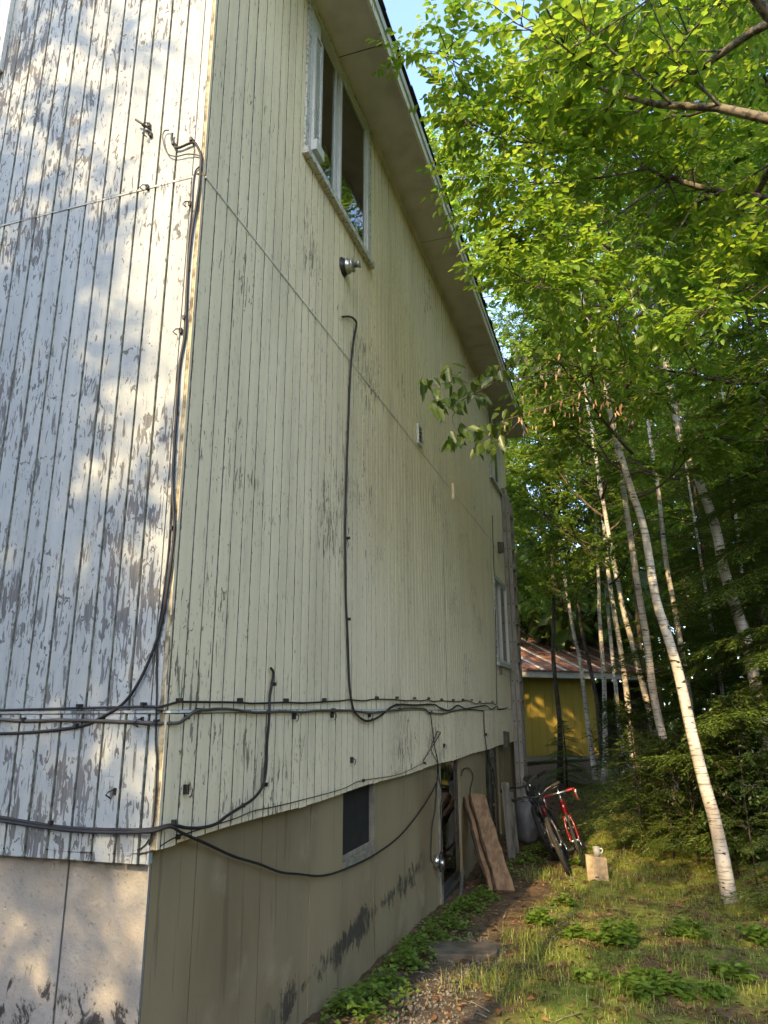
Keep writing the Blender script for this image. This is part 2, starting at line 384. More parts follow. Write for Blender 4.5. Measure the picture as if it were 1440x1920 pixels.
def groove_slots(me, mat, n):
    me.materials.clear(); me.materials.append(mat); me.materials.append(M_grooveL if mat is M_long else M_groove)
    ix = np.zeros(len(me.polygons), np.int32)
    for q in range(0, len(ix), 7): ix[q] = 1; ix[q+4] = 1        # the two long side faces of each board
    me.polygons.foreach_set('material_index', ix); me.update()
def shared_plank(w, h, d, axis, mat):
    key = (round(w, 3), round(h, 3), round(d, 3), axis)
    if key not in _pm:
        vs, fs = plank_mesh('plank', *key); mb = MB(); mb.add(vs, fs); _pm[key] = mb.mesh('plank'); groove_slots(_pm[key], mat, 1)
    return _pm[key]
rows_long = [('skirt', Z_BOT, Z_FL-.012, .030), ('mid', Z_FL+.004, Z_SEAM-.006, .018), ('top', Z_SEAM+.006, Z_TOP, .018)]
G = .0105
def backing(parent, y0, y1):
    mb = MB()
    ys = sorted({0, LEN, *[v for o in OPEN for v in o[:2]]}); zs = sorted({Z_BOT+.01, Z_TOP, *[v for o in OPEN for v in o[2:]]})
    for a, b in zip(ys, ys[1:]):
        for c, d in zip(zs, zs[1:]):
            if any(a >= o[0]-1e-6 and b <= o[1]+1e-6 and c >= o[2]-1e-6 and d <= o[3]+1e-6 for o in OPEN): continue
            mb.add([(-.002, a, c), (-.002, b, c), (-.002, b, d), (-.002, a, d)], [(0, 1, 2, 3)])
    return mb
wl_ = backing(None, 0, LEN).build('wall', M_grooveL, house); tag(wl_, 'long side wall of cream grooved boards in the shade')
# inner shell
MB().box((-WID, .03, .0), (-.25, LEN-.02, .02)).build('basement_floor', M_room, house)
far_mb = MB(); nI = 0
for k_ in range(-1, int(LEN/SP)+1):
    y0 = .012+k_*SP; y1 = y0+SP-G
    if k_ == -1: y0, y1 = -.018, .012-G
    if y1 > LEN: y1 = LEN
    for (nm, z0, z1, d) in rows_long:
        if nm == 'skirt': z0 = z0+.006*math.sin(k_*.35)-.004*(k_ % 12 == 0)
        for (p, q) in pieces(z0, z1, y0, y1, OPEN):
            if y0 < 5.0:
                o = link('plank', shared_plank(y1-y0, q-p, d, 'y', M_long), None, wl_, (-.001+random.uniform(-.0012, .0012), y0, p)); nI += 1
            else:
                vs, fs = plank_mesh('p', y1-y0, q-p, d, 'y'); far_mb.add([(v[0], v[1]+y0, v[2]+p) for v in vs], fs)
fpo = tag(far_mb.build('far_planks', M_long, wl_), kind='stuff'); groove_slots(fpo.data, M_long, 1)
# front wall
fw = MB().add([(0, .002, Z_BOT-.03), (-WID, .002, Z_BOT-.03), (-WID, .002, Z_TOP), (-WID/2, .002, Z_TOP+1.5), (0, .002, Z_TOP)], [(0, 4, 3, 2, 1)]).build('wall', M_groove, house)
tag(fw, 'front wall of peeling boards in dappled sun')
OPENF = [(-2.65, -1.42, EYE+3.55, EYE+4.75)]
rows_f = [('skirt', EYE-.535, Z_FL-.012, .030), ('mid', Z_FL+.004, Z_SEAM-.006, .018), ('top', Z_SEAM+.006, Z_TOP, .018)]
hid = MB()
for k_ in range(int(WID/SP)):
    x1 = -.046-k_*SP; x0 = x1-SP+G
    if x0 < -WID: break
    for (nm, z0, z1, d) in rows_f:
        zt = z1 if nm != 'top' else Z_TOP+1.5*(1-abs((x0+x1)/2+WID/2)/(WID/2))-.1
        for (p, q) in pieces(z0, zt, x0, x1, OPENF):
            if x0 > -1.75: link('plank', shared_plank(x1-x0, q-p, d, 'x', M_front), None, fw, (x0, .001+random.uniform(-.0012, .0012), p))
            else:
                vs, fs = plank_mesh('p', x1-x0, q-p, d, 'x'); hid.add([(v[0]+x0, v[1], v[2]+p) for v in vs], fs)
fpo = tag(hid.build('far_planks', M_front, fw), kind='stuff'); groove_slots(fpo.data, M_front, 1)
cb = MB().box((-.046+.008, -.021, EYE-.535), (.0, .003, Z_FL-.012)).box((-.038, -.021, Z_FL+.004), (.0, .003, Z_SEAM-.006)).box((-.038, -.021, Z_SEAM+.006), (.0, .003, Z_TOP))
cb.build('corner_board', M_front, fw)
# flashing strips between the sheets
for zf, pr in ((Z_FL, .036), (Z_SEAM, .026)):
    MB().box((-.01, .002, zf-.008), (pr-.004, LEN, zf+.002)).build('flashing', M_trim, wl_)
    MB().box((-WID, -pr+.006, zf-.008), (-.012, .0, zf+.002)).build('flashing', M_front, fw)
# dark sheet joints
for y, z0, z1 in ((4.79, Z_FL+.01, EYE+1.62), (7.92, Z_FL+.01, Z_SEAM), (3.66, Z_BOT+.01, Z_FL-.02)):
    MB().box((.012, y, z0), (.0185, y+.012, z1)).build('sheet_joint', M_darkframe, wl_)
# back and far walls
MB().box((-WID, LEN-.02, 0), (0, LEN, Z_TOP)).build('wall', M_long, house)
MB().box((-WID-.02, 0, 0), (-WID, LEN, Z_TOP)).build('wall', M_long, house)
# floors inside
MB().box((-WID, .03, Z_FL-.1), (-.25, LEN-.03, Z_FL)).build('floor', M_room, house)
MB().box((-WID, .03, Z_SEAM-.1), (-.25, LEN-.03, Z_SEAM)).build('floor', M_room, house)
MB().box((-WID, .03, Z_TOP-.05), (-.02, LEN-.03, Z_TOP)).build('ceiling', M_room, house)
MB().box((-2.6, .03, 0), (-2.5, LEN-.03, Z_TOP)).build('inner_wall', M_room, house)
# foundation
CX = -.032; CY = .035
BOPEN = [(2.03, 2.62, EYE-.955, 3), (4.58, 5.50, EYE-1.70, 3), (7.04, 8.10, EYE-1.70, 3)]
fo = MB().box((CX-.30, CY+.31, -.6), (CX-.20, LEN-.05, -.1)).build('foundation', M_conc, house)
edges = [CY] + [.36+.583*i for i in range(17)]
edges = sorted([e for e in edges if e < LEN-.05] + [LEN-.03])
edges[0] = CY+.014
cuts = sorted(set(edges + [v for b in BOPEN for v in b[:2]]))
for a, b in zip(cuts, cuts[1:]):
    if b-a < .03: continue
    zt = Z_BOT+.02
    for bo in BOPEN:
        if a >= bo[0]-1e-4 and b <= bo[1]+1e-4: zt = bo[2]
    dx = random.uniform(-.003, .002)
    MB().box((CX-.26, a+.004, -.6), (CX+dx, b-.004, zt)).build('concrete_panel', M_conc, fo)
    MB().box((CX-.255, b-.004, -.6), (CX-.006, b+.004, zt)).build('form_joint', M_joint, fo)
ff = MB().box((-WID+.1, CY+.013, -.6), (-.3, CY+.2, Z_BOT-.01)).build('foundation', M_concf, house)
fe = [CX-.0]+[-.39-.61*i for i in range(12)]
for a, b in zip(fe, fe[1:]):
    MB().box((b+.004, CY+random.uniform(-.003, .002), -.6), (a-(.004 if a < -.1 else .001), CY+.012, Z_BOT)).build('concrete_panel', M_concf, ff)
    MB().box((b-.004, CY+.006, -.6), (b+.004, CY+.011, Z_BOT)).build('form_joint', M_joint, ff)
# roof
EX = .39
rb = .335  # rise per metre
roof_prof = lambda x: Z_TOP + .17 + (EX-x)*rb
rf = MB()
def slab(x0, x1, y0, y1, lift, th):
    return [(x0, y0, roof_prof(x0)+lift), (x1, y0, roof_prof(x1)+lift), (x1, y1, roof_prof(x1)+lift), (x0, y1, roof_prof(x0)+lift),
            (x0, y0, roof_prof(x0)+lift-th), (x1, y0, roof_prof(x1)+lift-th), (x1, y1, roof_prof(x1)+lift-th), (x0, y1, roof_prof(x0)+lift-th)]
BF = [(0, 3, 2, 1), (4, 5, 6, 7), (0, 1, 5, 4), (1, 2, 6, 5), (2, 3, 7, 6), (3, 0, 4, 7)]
RY0, RY1 = -.35, LEN+.15
rf.add(slab(-4.0, EX+.02, RY0, RY1, -.0, .03), BF)
rf.add([(-8.0-x if False else (-8.0-(x)), y, zz) for (x, y, zz) in slab(-4.0, EX+.02, RY0, RY1, -.0, .03)], [tuple(reversed(f)) for f in BF])
roof = rf.build('roof', M_shingle, house)
for r_ in range(3):                       # nearest shingle courses, tab by tab
    y = RY0
    while y < RY1:
        w = random.uniform(.15, .32); y2 = min(y+w, RY1)
        x1 = EX+.055-r_*.14+random.uniform(-.012, .012); x0 = x1-.2
        MB().add(slab(x0, x1, y, y2-.004, .020+random.uniform(0, .008)+.004*r_, .012), BF).build('shingle', M_shingle, roof)
        y = y2
# soffit in panels, fascia, frieze
ys = [RY0, .02, 2.42, 4.86, 7.30, RY1]
ys = [RY0, 1.62+.02, 4.05, 6.5, 8.95, RY1]
for a, b in zip(ys, ys[1:]):
    MB().box((.022, a+.006, Z_TOP-.002), (EX-.001, b-.006, Z_TOP+.012)).build('soffit_panel', M_soff, roof)
    MB().box((.022, b-.006, Z_TOP+.003), (EX-.001, b+.006, Z_TOP+.012)).build('soffit_gap', M_darkframe, roof)
MB().box((EX, RY0, Z_TOP-.035), (EX+.022, RY1, Z_TOP+.125)).build('fascia', M_trim, roof)
MB().box((EX+.022, RY0, Z_TOP+.055), (EX+.036, RY1, Z_TOP+.135)).build('fascia_cap', M_white, roof)
MB().box((.019, .0, Z_TOP-.055), (.043, 1.02, Z_TOP-.003)).box((.019, 2.44, Z_TOP-.055), (.043, 8.1, Z_TOP-.003)).box((.019, 9.35, Z_TOP-.055), (.043, LEN, Z_TOP-.003)).build('frieze_board', M_soff, roof)

# ------------------------------------------------------------------ windows on the long wall
def frame_rect(mb, x0, x1, y0, y1, z0, z1, w):
    mb.box((x0, y0, z0), (x1, y0+w, z1)); mb.box((x0, y1-w, z0), (x1, y1, z1))
    mb.box((x0, y0+w, z0), (x1, y1-w, z0+w)); mb.box((x0, y0+w, z1-w), (x1, y1-w, z1)); return mb
def slider(y0, y1, z0, z1, label, fan=False, sillw=.07):
    w = empty('window'); w.parent = house; tag(w, label)
    frame_rect(MB(), -.03, .034, y0-.004, y1+.004, z0-.004, z1+.004, .022).build('jamb', M_white, w)
    c = MB(); c.box((.019, y0-.06, z0-.03), (.033, y0-.006, z1+.03)); c.box((.019, y1+.006, z0-.03), (.033, y1+.06, z1+.03)); c.box((.019, y0-.006, z1+.006), (.034, y1+.006, z1+.045))
    c.build('casing', M_wtrim, w)
    MB().box((.017, y0-.075, z0-.055), (.062, y1+.075, z0-.006)).build('sill', M_wtrim, w)
    ym = (y0+y1)/2
    frame_rect(MB(), -.002, .022, ym-.02, y1-.02, z0+.02, z1-.02, .03).build('sash', M_white, w)
    frame_rect(MB(), -.029, -.004, ym-.07 if fan else y0+.02, ym+.012, z0+.02, z1-.02, .03).build('sash', M_white, w)
    MB().box((.008, ym+.01, z0+.05), (.012, y1-.05, z1-.05)).build('pane', M_glass, w)
    MB().box((-.018, y0+.02, z0+.02), (-.014, ym-.04, z1-.02)).build('pane', M_glass, w)
    MB().box((-.9, y0+.05, z0), (-.6, y0+.3, z1)).build('curtain', M_room, w)
    return w
slider(*OPEN[0], 'double slider window under the eave with a louvred fan in it', True)
slider(*OPEN[1], 'small slider window at the far end below the eave')
slider(*OPEN[2], 'small slider window at the far end behind the ladder')
# window of the front wall (only its corner shows)
w = empty('window'); w.parent = house; tag(w, 'front wall window of which only the lower corner shows')
a, b, c0, d0 = OPENF[0]
MB().box((a-.08, -.045, c0-.06), (b+.075, -.018, c0)).build('sill', M_trim, w)
MB().box((b+.004, -.045, c0), (b+.075, -.018, d0)).box((a-.075, -.045, c0), (a-.004, -.018, d0)).box((a-.075, -.046, d0), (b+.075, -.018, d0+.07)).build('casing', M_trim, w)
mb = MB(); mb.box((a, -.02, c0), (a+.05, .0, d0)); mb.box((b-.05, -.02, c0), (b, .0, d0)); mb.box((a+.05, -.02, c0), (b-.05, 0, c0+.05)); mb.box((a+.05, -.02, d0-.05), (b-.05, 0, d0)); mb.build('sash', M_white, w)
MB().box((a+.05, -.012, c0+.05), (b-.05, -.008, d0-.05)).build('pane', M_glass, w)
# louvred fan standing in the upper window
fan = empty('window_fan', (0, 1.15, EYE+3.56)); tag(fan, 'white louvred fan unit standing in the open half of the upper window', 'fan')
mb = MB(); frame_rect(mb, -.012, .052, .004, .135, .10, 1.02, .02); mb.build('housing', M_white, fan)
MB().box((-.005, .024, .12), (.005, .115, 1.0)).build('back_plate', M_room, fan)
for i in range(24): MB().box((.02, .024, .135+i*.036), (.040, .115, .135+i*.036+.017)).build('louvre', M_white, fan)
MB().box((-.012, .004, .02), (.075, .135, .098)).build('base', M_white, fan)
MB().box((-.012, .004, 1.022), (.03, .135, 1.20)).build('filler_panel', M_white, fan)

# basement window and glass doors
def recess(y0, y1, z0, z1, label, deep, bars, mframe, isdoor, wd=.055):
    w = empty('door' if isdoor else 'window'); w.parent = house; tag(w, label)
    x = CX-deep
    fr_ = MB()
    fr_.box((x-.06, y0+.002, z0), (x, y0+wd, z1)); fr_.box((x-.06, y1-wd, z0), (x, y1-.002, z1)); fr_.box((x-.06, y0+wd, z0), (x, y1-wd, z0+wd)); fr_.box((x-.06, y0+wd, z1-wd), (x, y1-wd, z1))
    fr_.build('frame', mframe, w)
    for yb in bars: MB().box((x-.05, yb-.03, z0+wd), (x+.012, yb+.03, z1-wd)).build('mullion', mframe, w)
    MB().box((x-.012, y0+wd, z0+wd), (x-.008, y1-wd, z1-wd)).build('pane', M_glass, w)
    return w
w = recess(2.03, 2.62, EYE-.90, Z_BOT+.02, 'small recessed basement window with a grey timber sill', .012, [], M_oldframe, False, .03)
MB().box((CX-.022, 2.05, EYE-.88), (CX-.019, 2.58, Z_BOT)).build('dark_sheet', M_darksheet, w)  # dark sheet added over the pane to hide its reflection
MB().box((CX-.24, 2.034, EYE-.955), (CX+.012, 2.616, EYE-.902)).build('sill', M_oldframe, w)
MB().box((CX-.2, 2.596, EYE-.90), (CX+.010, 2.618, Z_BOT)).build('casing', M_oldframe, w)
w = recess(4.58, 5.50, EYE-1.64, Z_BOT+.03, 'tall glass basement door beside the leaning boards', .025, [], M_darkframe, True)
MB().box((CX-.03, 4.50, EYE-1.74), (CX+.016, 4.578, Z_BOT)).build('casing', M_oldframe, w)
MB().box((CX-.2, 4.58, EYE-1.76), (CX+.02, 5.5, EYE-1.645)).build('threshold', M_darkframe, w)
w = recess(7.04, 8.10, EYE-1.64, Z_BOT+.03, 'second tall glass basement door near the ladder', .03, [7.5], M_darkframe, True)
MB().box((CX-.2, 7.04, EYE-1.76), (CX+.02, 8.1, EYE-1.645)).build('threshold', M_darkframe, w)

# ------------------------------------------------------------------ wall fittings
rv = empty('exhaust_vent', tuple(onX(643, 501, .018))); tag(rv, 'round galvanised flue vent with stepped rings below the upper window', 'vent')
MB().lathe([(.072, 0), (.072, .006), (.060, .012), (.058, .03)], 24, 'x').build('flange', M_black, rv)
MB().lathe([(.056, .03), (.058, .045), (.046, .052), (.046, .068), (.052, .072), (.052, .080), (.03, .086)], 24, 'x').build('cap', M_steel, rv)
MB().lathe([(.022, .086), (.022, .12), (.028, .121), (.028, .13), (.01, .131)], 18, 'x').build('nozzle', M_steel, rv)
lv = empty('louvre_vent', (0.018, 3.80, EYE+2.47)); tag(lv, 'small white louvre vent just above the siding seam', 'vent')
frame_rect(MB(), 0, .022, 0, .15, 0, .20, .018).build('frame', M_white, lv)
MB().box((0, .018, .018), (.004, .132, .182)).build('back_plate', M_darkframe, lv)
for i in range(4): MB().add([(.006, .018, .03+i*.042), (.006, .132, .03+i*.042), (.021, .132, .015+i*.042), (.021, .018, .015+i*.042), (.008, .018, .034+i*.042), (.008, .132, .034+i*.042), (.024, .132, .018+i*.042), (.024, .018, .018+i*.042)], [(3, 2, 1, 0), (4, 5, 6, 7), (0, 1, 5, 4), (1, 2, 6, 5), (2, 3, 7, 6), (3, 0, 4, 7)]).build('slat', M_white, lv)
def wallbox(px, py, w, h, d, name, label, mat=M_darkframe):
    p = onX(px, py, .02); o = empty(name, (.019, p[1]-w/2, p[2]-h/2)); tag(o, label, 'box')
    MB().box((0, 0, 0), (d*.5, w, h)).build('body', mat, o); MB().box((d*.5, .008, .008), (d, w-.008, h-.008)).build('cover', mat, o); return o
wallbox(934, 1027, .10, .17, .09, 'junction_box', 'dark wall lamp box on the siding beside the ladder top')
wallbox(937, 1256, .13, .14, .03, 'outlet_box', 'small flat brown box under the lower far window', M_oldframe)
wallbox(944, 1386, .13, .22, .08, 'outlet_box', 'dark box at the siding bottom beside the ladder')
wallbox(848, 922, .05, .20, .025, 'bracket', 'thin vertical bracket on the siding seam beyond the louvre vent', M_long)
mt = onX(815, 1615, CX); mo = empty('outdoor_socket', tuple(mt)); tag(mo, 'shiny round metal socket cover with coiled wire on the concrete wall', 'socket')
MB().lathe([(.055, 0), (.055, .03), (.045, .05), (.02, .062)], 20, 'x').build('dome', M_chrome, mo)
MB().lathe([(.035, .058), (.035, .075), (.012, .08)], 16, 'x', (0, .035, -.02)).build('cap', M_chrome, mo)
MB().tube([(.06, .07*math.cos(t), .08*math.sin(t)) for t in np.linspace(0, 2*math.pi, 24, endpoint=False)], .006, 6, True).build('wire_coil', M_cable, mo)
# hooks left in the siding (parts of the house)
for px, py in ((345, 1480), (548, 1342), (620, 1340), (657, 1425), (690, 1340), (831, 1398), (910, 1377)):
    p = onX(px, py, .03); mb = MB(); mb.box((.0, -.006, -.018), (.02, .006, .018)); mb.tube([(.02, 0, .01), (.035, .004, 0), (.03, .01, -.02), (.02, .012, -.03)], .003, 5)
    o = mb.build('cable_hook', M_black, wl_); o.location = p
for px, py in ((219, 1483), (278, 353), (282, 252), (384-100, 254), (270, 1325+25), (358, 384), (341, 622), (281, 237)):
    p = onY(px, py, -.02); mb = MB(); mb.box((-.006, -.015, -.012), (.006, .004, .012)); mb.tube([(0, -.015, .006), (-.012, -.03, .0), (-.025, -.03, -.012), (-.01, -.02, -.025)], .003, 5)
    o = mb.build('cable_hook', M_black, fw); o.location = p
p = onY(283, 243, -.02); MB().tube([p, p+(-.045, -.03, .03), p+(-.07, -.035, .05)], .006, 6).build('nail_hook', M_cableg, fw)

# ------------------------------------------------------------------ cables
def corner_x(py): return 404-.0736*py
def wall_pts(px_pts, off, conc=False):
    out = []
    for q in px_pts:
        px, py = q[:2]
        if px < corner_x(py)-2: out.append(onY(px, py, -.022-off))
        elif conc or (len(q) > 2): out.append(onX(px, py, CX+off))
        else: out.append(onX(px, py, (.034 if py > 1322 and py < 1580 else .020)+off))
    return out
def cable(px_pts, r, label, mat=M_cable, off=.010, clips=(), conc=False, n=6):
    P = smooth_path(wall_pts(px_pts, off, conc), n)
    o = MB().tube(P, r*.82, 7).build('cable', mat); tag(o, label, 'cable', 'cables clipped to the house walls')
    for px, py in clips:
        front = px < corner_x(py)-2
        p = (onY(px, py, -.022) if front else onX(px, py, .020)); mb = MB()
        if front: mb.box((-.006, -.024, -.006), (.006, .004, .012))
        else: mb.box((-.002, -.006, -.006), (.024, .006, .012))
        c = mb.build('clip', M_black, o); c.location = p
    return o
cable([(323, 250), (322, 262), (327, 274), (335, 277), (362, 267), (371, 277), (377, 293), (376.6, 310), (374, 344), (367, 392), (359, 440), (352, 511), (349, 583), (347, 626), (336, 690), (332, 756), (327, 834), (324, 912), (326, 965), (327, 993), (322, 1043), (315, 1095), (300, 1180), (270, 1260), (235, 1315), (190, 1345), (148, 1362), (60, 1373), (-60, 1377)], .0075,
      'thick black cable down the front corner that swoops left above the skirt', clips=((328, 274), (362, 267), (349, 600), (326, 993), (148, 1362)))
cable([(316, 244), (309, 245), (305, 255), (308, 274), (316, 289), (331, 293), (350, 289), (367, 290), (375, 295), (374, 315)], .004, 'thin grey wire curling in a loop at the top of the front corner', M_cableg)
cable([(374, 312), (366, 322), (362, 348), (359.5, 392), (353, 463), (346, 607), (342, 655), (331, 760), (322, 930), (316, 1030), (303, 1140), (294, 1200), (294, 1286), (292, 1387), (294, 1433), (289, 1530), (280, 1585)], .0045, 'thin black wire running straight down the front corner to the skirt bottom', off=.006)
c4 = [(-60, 1333), (0, 1331.5), (152, 1327.6), (272, 1325), (300, 1325), (331, 1317), (342, 1316), (445, 1317), (475, 1319), (532, 1317), (567, 1318), (605, 1316), (640, 1314), (655, 1312), (682, 1314), (704, 1311), (742, 1312), (762, 1314), (775, 1313), (791, 1314), (802, 1312), (813, 1315), (829, 1314), (858, 1315.5), (873, 1313), (883, 1315.5), (893, 1320), (898, 1318), (910, 1319), (922, 1318), (930, 1321), (931.5, 1312), (931, 1280), (929, 1150), (924.5, 1019), (923, 967)]
cable(c4, .006, 'black cable along the top of the flashing that turns up beside the far window', clips=[(152, 1326), (272, 1323), (332, 1315), (446, 1314), (533, 1314), (605, 1313), (704, 1309), (742, 1309), (775, 1310), (802, 1310), (826, 1312), (848, 1313), (866, 1312), (883, 1313), (898, 1316), (910, 1317), (922, 1316)], n=4)
c5 = [(-60, 1346), (0, 1348.6), (50, 1352), (117, 1350), (220, 1353), (288, 1355.6), (331, 1356), (344, 1350), (367.5, 1333), (390, 1331), (415, 1329), (442, 1331), (475, 1336), (505, 1335.5), (530, 1334), (567, 1335.5), (592, 1333), (640, 1332.5), (664, 1333), (695, 1337), (727, 1333), (747, 1331), (764, 1328), (795, 1329), (804, 1335.5), (831, 1338), (858, 1331.5), (884, 1330), (907, 1333)]
cable(c5, .0085, 'thick dark cable sagging just below the flashing along both walls', M_cableg, .012, clips=[(50, 1351), (296, 1355), (345, 1346), (367, 1333), (622, 1332), (747, 1330), (806, 1336)], n=4)
cable([(-60, 1522), (0, 1532.5), (93, 1548), (152, 1554), (220, 1556), (284, 1555), (319, 1547), (350, 1552), (377, 1552), (405, 1545), (425, 1530), (450, 1514), (475, 1497.5), (492.5, 1474), (499, 1442.5), (501, 1392), (505, 1342), (506, 1305), (509.5, 1285.6), (512.6, 1262), (507.6, 1252.5)], .008,
      'black cable rising in a curve from the skirt bottom to a hole above the flashing', off=.012, clips=((100, 1544), (319, 1543), (450, 1511), (493, 1472), (509, 1284)))
cable([(-60, 1529), (0, 1539), (93, 1553), (152, 1559), (220, 1561), (284, 1559), (319, 1550), (342, 1562), (389, 1583, 1), (439, 1606, 1), (486, 1620, 1), (525, 1635, 1), (560, 1639, 1), (607, 1641.7, 1), (652, 1627.5, 1), (705, 1601, 1), (750, 1567, 1), (787, 1522, 1), (812, 1482, 1), (818, 1468, 1)], .0075,
      'slack black cable hanging across the concrete wall below the basement window', off=.03)
cable([(-60, 1590), (0, 1591), (43, 1587), (117, 1596), (171, 1597.5), (249, 1594.8), (270, 1586), (279, 1574)], .003, 'thin wire along the bottom of the front skirt, curling up at the corner', off=.004)
cable([(150, 1599), (240, 1601), (275, 1598), (298, 1588), (327, 1571), (372, 1556), (440, 1535), (477, 1520), (530, 1509), (640, 1480), (677, 1464), (747, 1452), (793, 1431)], .003, 'thin wire pinned along the bottom edge of the long skirt', off=.004, clips=((327, 1570), (677, 1464), (793, 1431)))
cable([(642, 594), (657, 594), (667, 602), (668, 613), (663, 640), (657, 700), (653, 800), (648, 950), (648, 1100), (652, 1200), (655, 1280), (661, 1324), (669, 1340), (684, 1351), (698, 1350), (715, 1341), (742, 1322), (778, 1322), (813, 1321), (824, 1326.7), (842, 1332), (858, 1323), (873, 1329), (884, 1327), (910, 1323), (922, 1330), (931, 1324), (936, 1330), (951, 1327)], .0095,
      'thick black cable dropping from a hole below the flue vent down to the flashing', off=.014, clips=((650, 1010), (651, 1162), (742, 1322)))
cable([(804, 1336), (808, 1345), (811, 1369), (815.6, 1404), (821, 1431), (819, 1469, 1), (815.6, 1520, 1), (810, 1550, 1), (808, 1605, 1), (811, 1618, 1)], .006, 'black wire dropping from the flashing to the round metal socket', off=.014)
cable([(800, 1433), (793, 1429), (802, 1413), (824.5, 1377), (824, 1373), (820, 1372), (815, 1384), (808, 1400), (811, 1413), (820, 1430), (822, 1440, 1), (824, 1465, 1), (829, 1487, 1), (826, 1514, 1), (828, 1550, 1), (828, 1596, 1), (830, 1660, 1)], .005, 'black wire looped in a narrow bow above the glass door', off=.02)
cable([(907, 1334), (908, 1369), (912, 1402), (915.5, 1424, 1), (924, 1444, 1), (926.7, 1475, 1), (922, 1500, 1)], .008, 'black wire hanging in front of the second glass door', off=.014)
cable([(865.5, 1455), (867, 1446), (871, 1441), (880, 1441), (887, 1455), (882, 1480), (881, 1504)], .007, 'black wire arching over the leaning boards beside the glass door', off=.02, conc=True)

# ------------------------------------------------------------------ ladder against the far end
lad = empty('ladder', (0, 0, 0)); tag(lad, 'grey metal extension ladder standing against the far end of the long wall', 'ladder')
lf = np.array([.065, 9.25, float(gh(.065, 9.25))]); lt = np.array([.055, 9.25, EYE+3.62]); dl = unit(lt-lf)
out = unit(np.cross((0, 1, 0), dl)); out = out if out[0] > 0 else -out
for sec, (o0, s0, s1) in enumerate(((0.0, 0, 1.0), (.072, .01, .97))):
    for sgn in (0, 1):
        a = lf+out*o0+dl*np.linalg.norm(lt-lf)*s0+np.array([0, sgn*.42, 0]); b = lf+out*o0+dl*np.linalg.norm(lt-lf)*s1+np.array([0, sgn*.42, 0])
        mb = MB(); mb.beam(a, b, .058, .006, (0, 1, 0)); s_ = .03*(1 if sgn == 0 else -1)
        for e in (-.029, .029): mb.beam(a+out*e+np.array([0, s_/2, 0]), b+out*e+np.array([0, s_/2, 0]), .006, .03, (0, 1, 0))
        rail = mb.build('rail', M_alu, lad)
        if sgn == 0:
            for i in range(1, 17):
                h = .305*i
                if h > np.linalg.norm(lt-lf)*s1-.1: break
                c_ = lf+out*o0+dl*h; MB().lathe([(.011, -.010), (.011, -.003)], 10, 'y', tuple(c_)).build('rung_end', M_black, rail)
    for i in range(1, 17):
        h = .305*i
        if h > np.linalg.norm(lt-lf)*s1-.1: break
        c_ = lf+out*o0+dl*h; MB().tube([c_+(0, .0, 0), c_+(0, .42, 0)], .016, 8).build('rung', M_alu, lad)
        if sec == 1: MB().box(tuple(c_+(.034, -.02, -.02)), tuple(c_+(.056, .01, .02))).build('rung_lock', M_alu, lad)
MB().box(tuple(lf+(-.05, -.03, -.02)), tuple(lf+(.06, .04, .07))).build('foot', M_rubber, lad)
MB().box(tuple(lf+(-.05, .39, -.02)), tuple(lf+(.06, .46, .07))).build('foot', M_rubber, lad)

# ------------------------------------------------------------------ boards leaning on the wall
def board(name, top, bot, w, th, mat, label, cat='board', wdir=(0, 1, 0), bark=True, group=None):
    top = np.array(top); bot = np.array(bot); d = unit(top-bot); L = np.linalg.norm(top-bot)
    a = unit(np.array(wdir)-d*np.dot(wdir, d)); n = np.cross(a, d); n = n if n[0] > 0 else -n
    o = empty(name, tuple(bot)); tag(o, label, cat, group)
    N = 10; vs = []; el = []; er = []
    for i in range(N+1):
        c = d*L*i/N; e0 = -w/2+random.uniform(-.008, .008)*bark; e1 = w/2+random.uniform(-.010, .010)*bark
        for e, t in ((e0, 0), (e1, 0), (e1, th), (e0, th)): vs.append(c+a*e+n*t)
        el.append((c, e0)); er.append((c, e1))
    fs = [(i*4+j, i*4+(j+1) % 4, i*4+4+(j+1) % 4, i*4+4+j) for i in range(N) for j in range(4)]+[(3, 2, 1, 0), (N*4, N*4+1, N*4+2, N*4+3)]
    MB().add(vs, fs).build('plank', mat, o)
    if bark:
        for edge, sg in ((el, -1), (er, 1)):
            vs = []
            for c, e in edge:
                g_ = random.uniform(.006, .022)
                vs += [c+a*(e+sg*.0005)+n*(-.002), c+a*(e+sg*.0005)+n*(th+.003), c+a*(e+sg*g_)+n*(th*.75), c+a*(e+sg*g_)+n*(th*.2)]
            fs = [(i*4+j, i*4+(j+1) % 4, i*4+4+(j+1) % 4, i*4+4+j) for i in range(N) for j in range(4)]+[(3, 2, 1, 0), (N*4, N*4+1, N*4+2, N*4+3)]
            if sg > 0: fs = [tuple(reversed(f)) for f in fs]
            MB().add(vs, fs).build('bark_edge', M_barkedge, o)
    return o
gz = lambda x, y: float(gh(x, y))
wd = (.55, .83, 0)
def lean(px0, py0, x0, px1, py1): return onX(px0, py0, x0), onG(px1, py1)
t0, b0 = onX(893, 1500, .10), onG(946, 1676)
board('leaning_board', t0+(0, 0, .03), b0+(0, 0, .0), .17, .05, M_lumber, 'broad pale sawn board with bark edges, front of the leaning stack', wdir=(.75, .6, 0))
board('leaning_board', t0+(-.055, .015, -.01), b0+(-.075, .00, .0), .17, .045, M_lumber, 'middle board of the leaning stack, its bark edge showing left of the front board', wdir=(.75, .6, 0))
board('leaning_board', t0+(-.07, .10, -.02), b0+(-.10, .16, .0), .20, .03, M_barkedge, 'dark barky slab at the back of the leaning stack', wdir=(.55, .83, 0))
board('leaning_board', onX(902, 1560, .02), onG(925, 1655), .05, .02, M_greywood, 'narrow grey lath propped left of the leaning stack', bark=False)
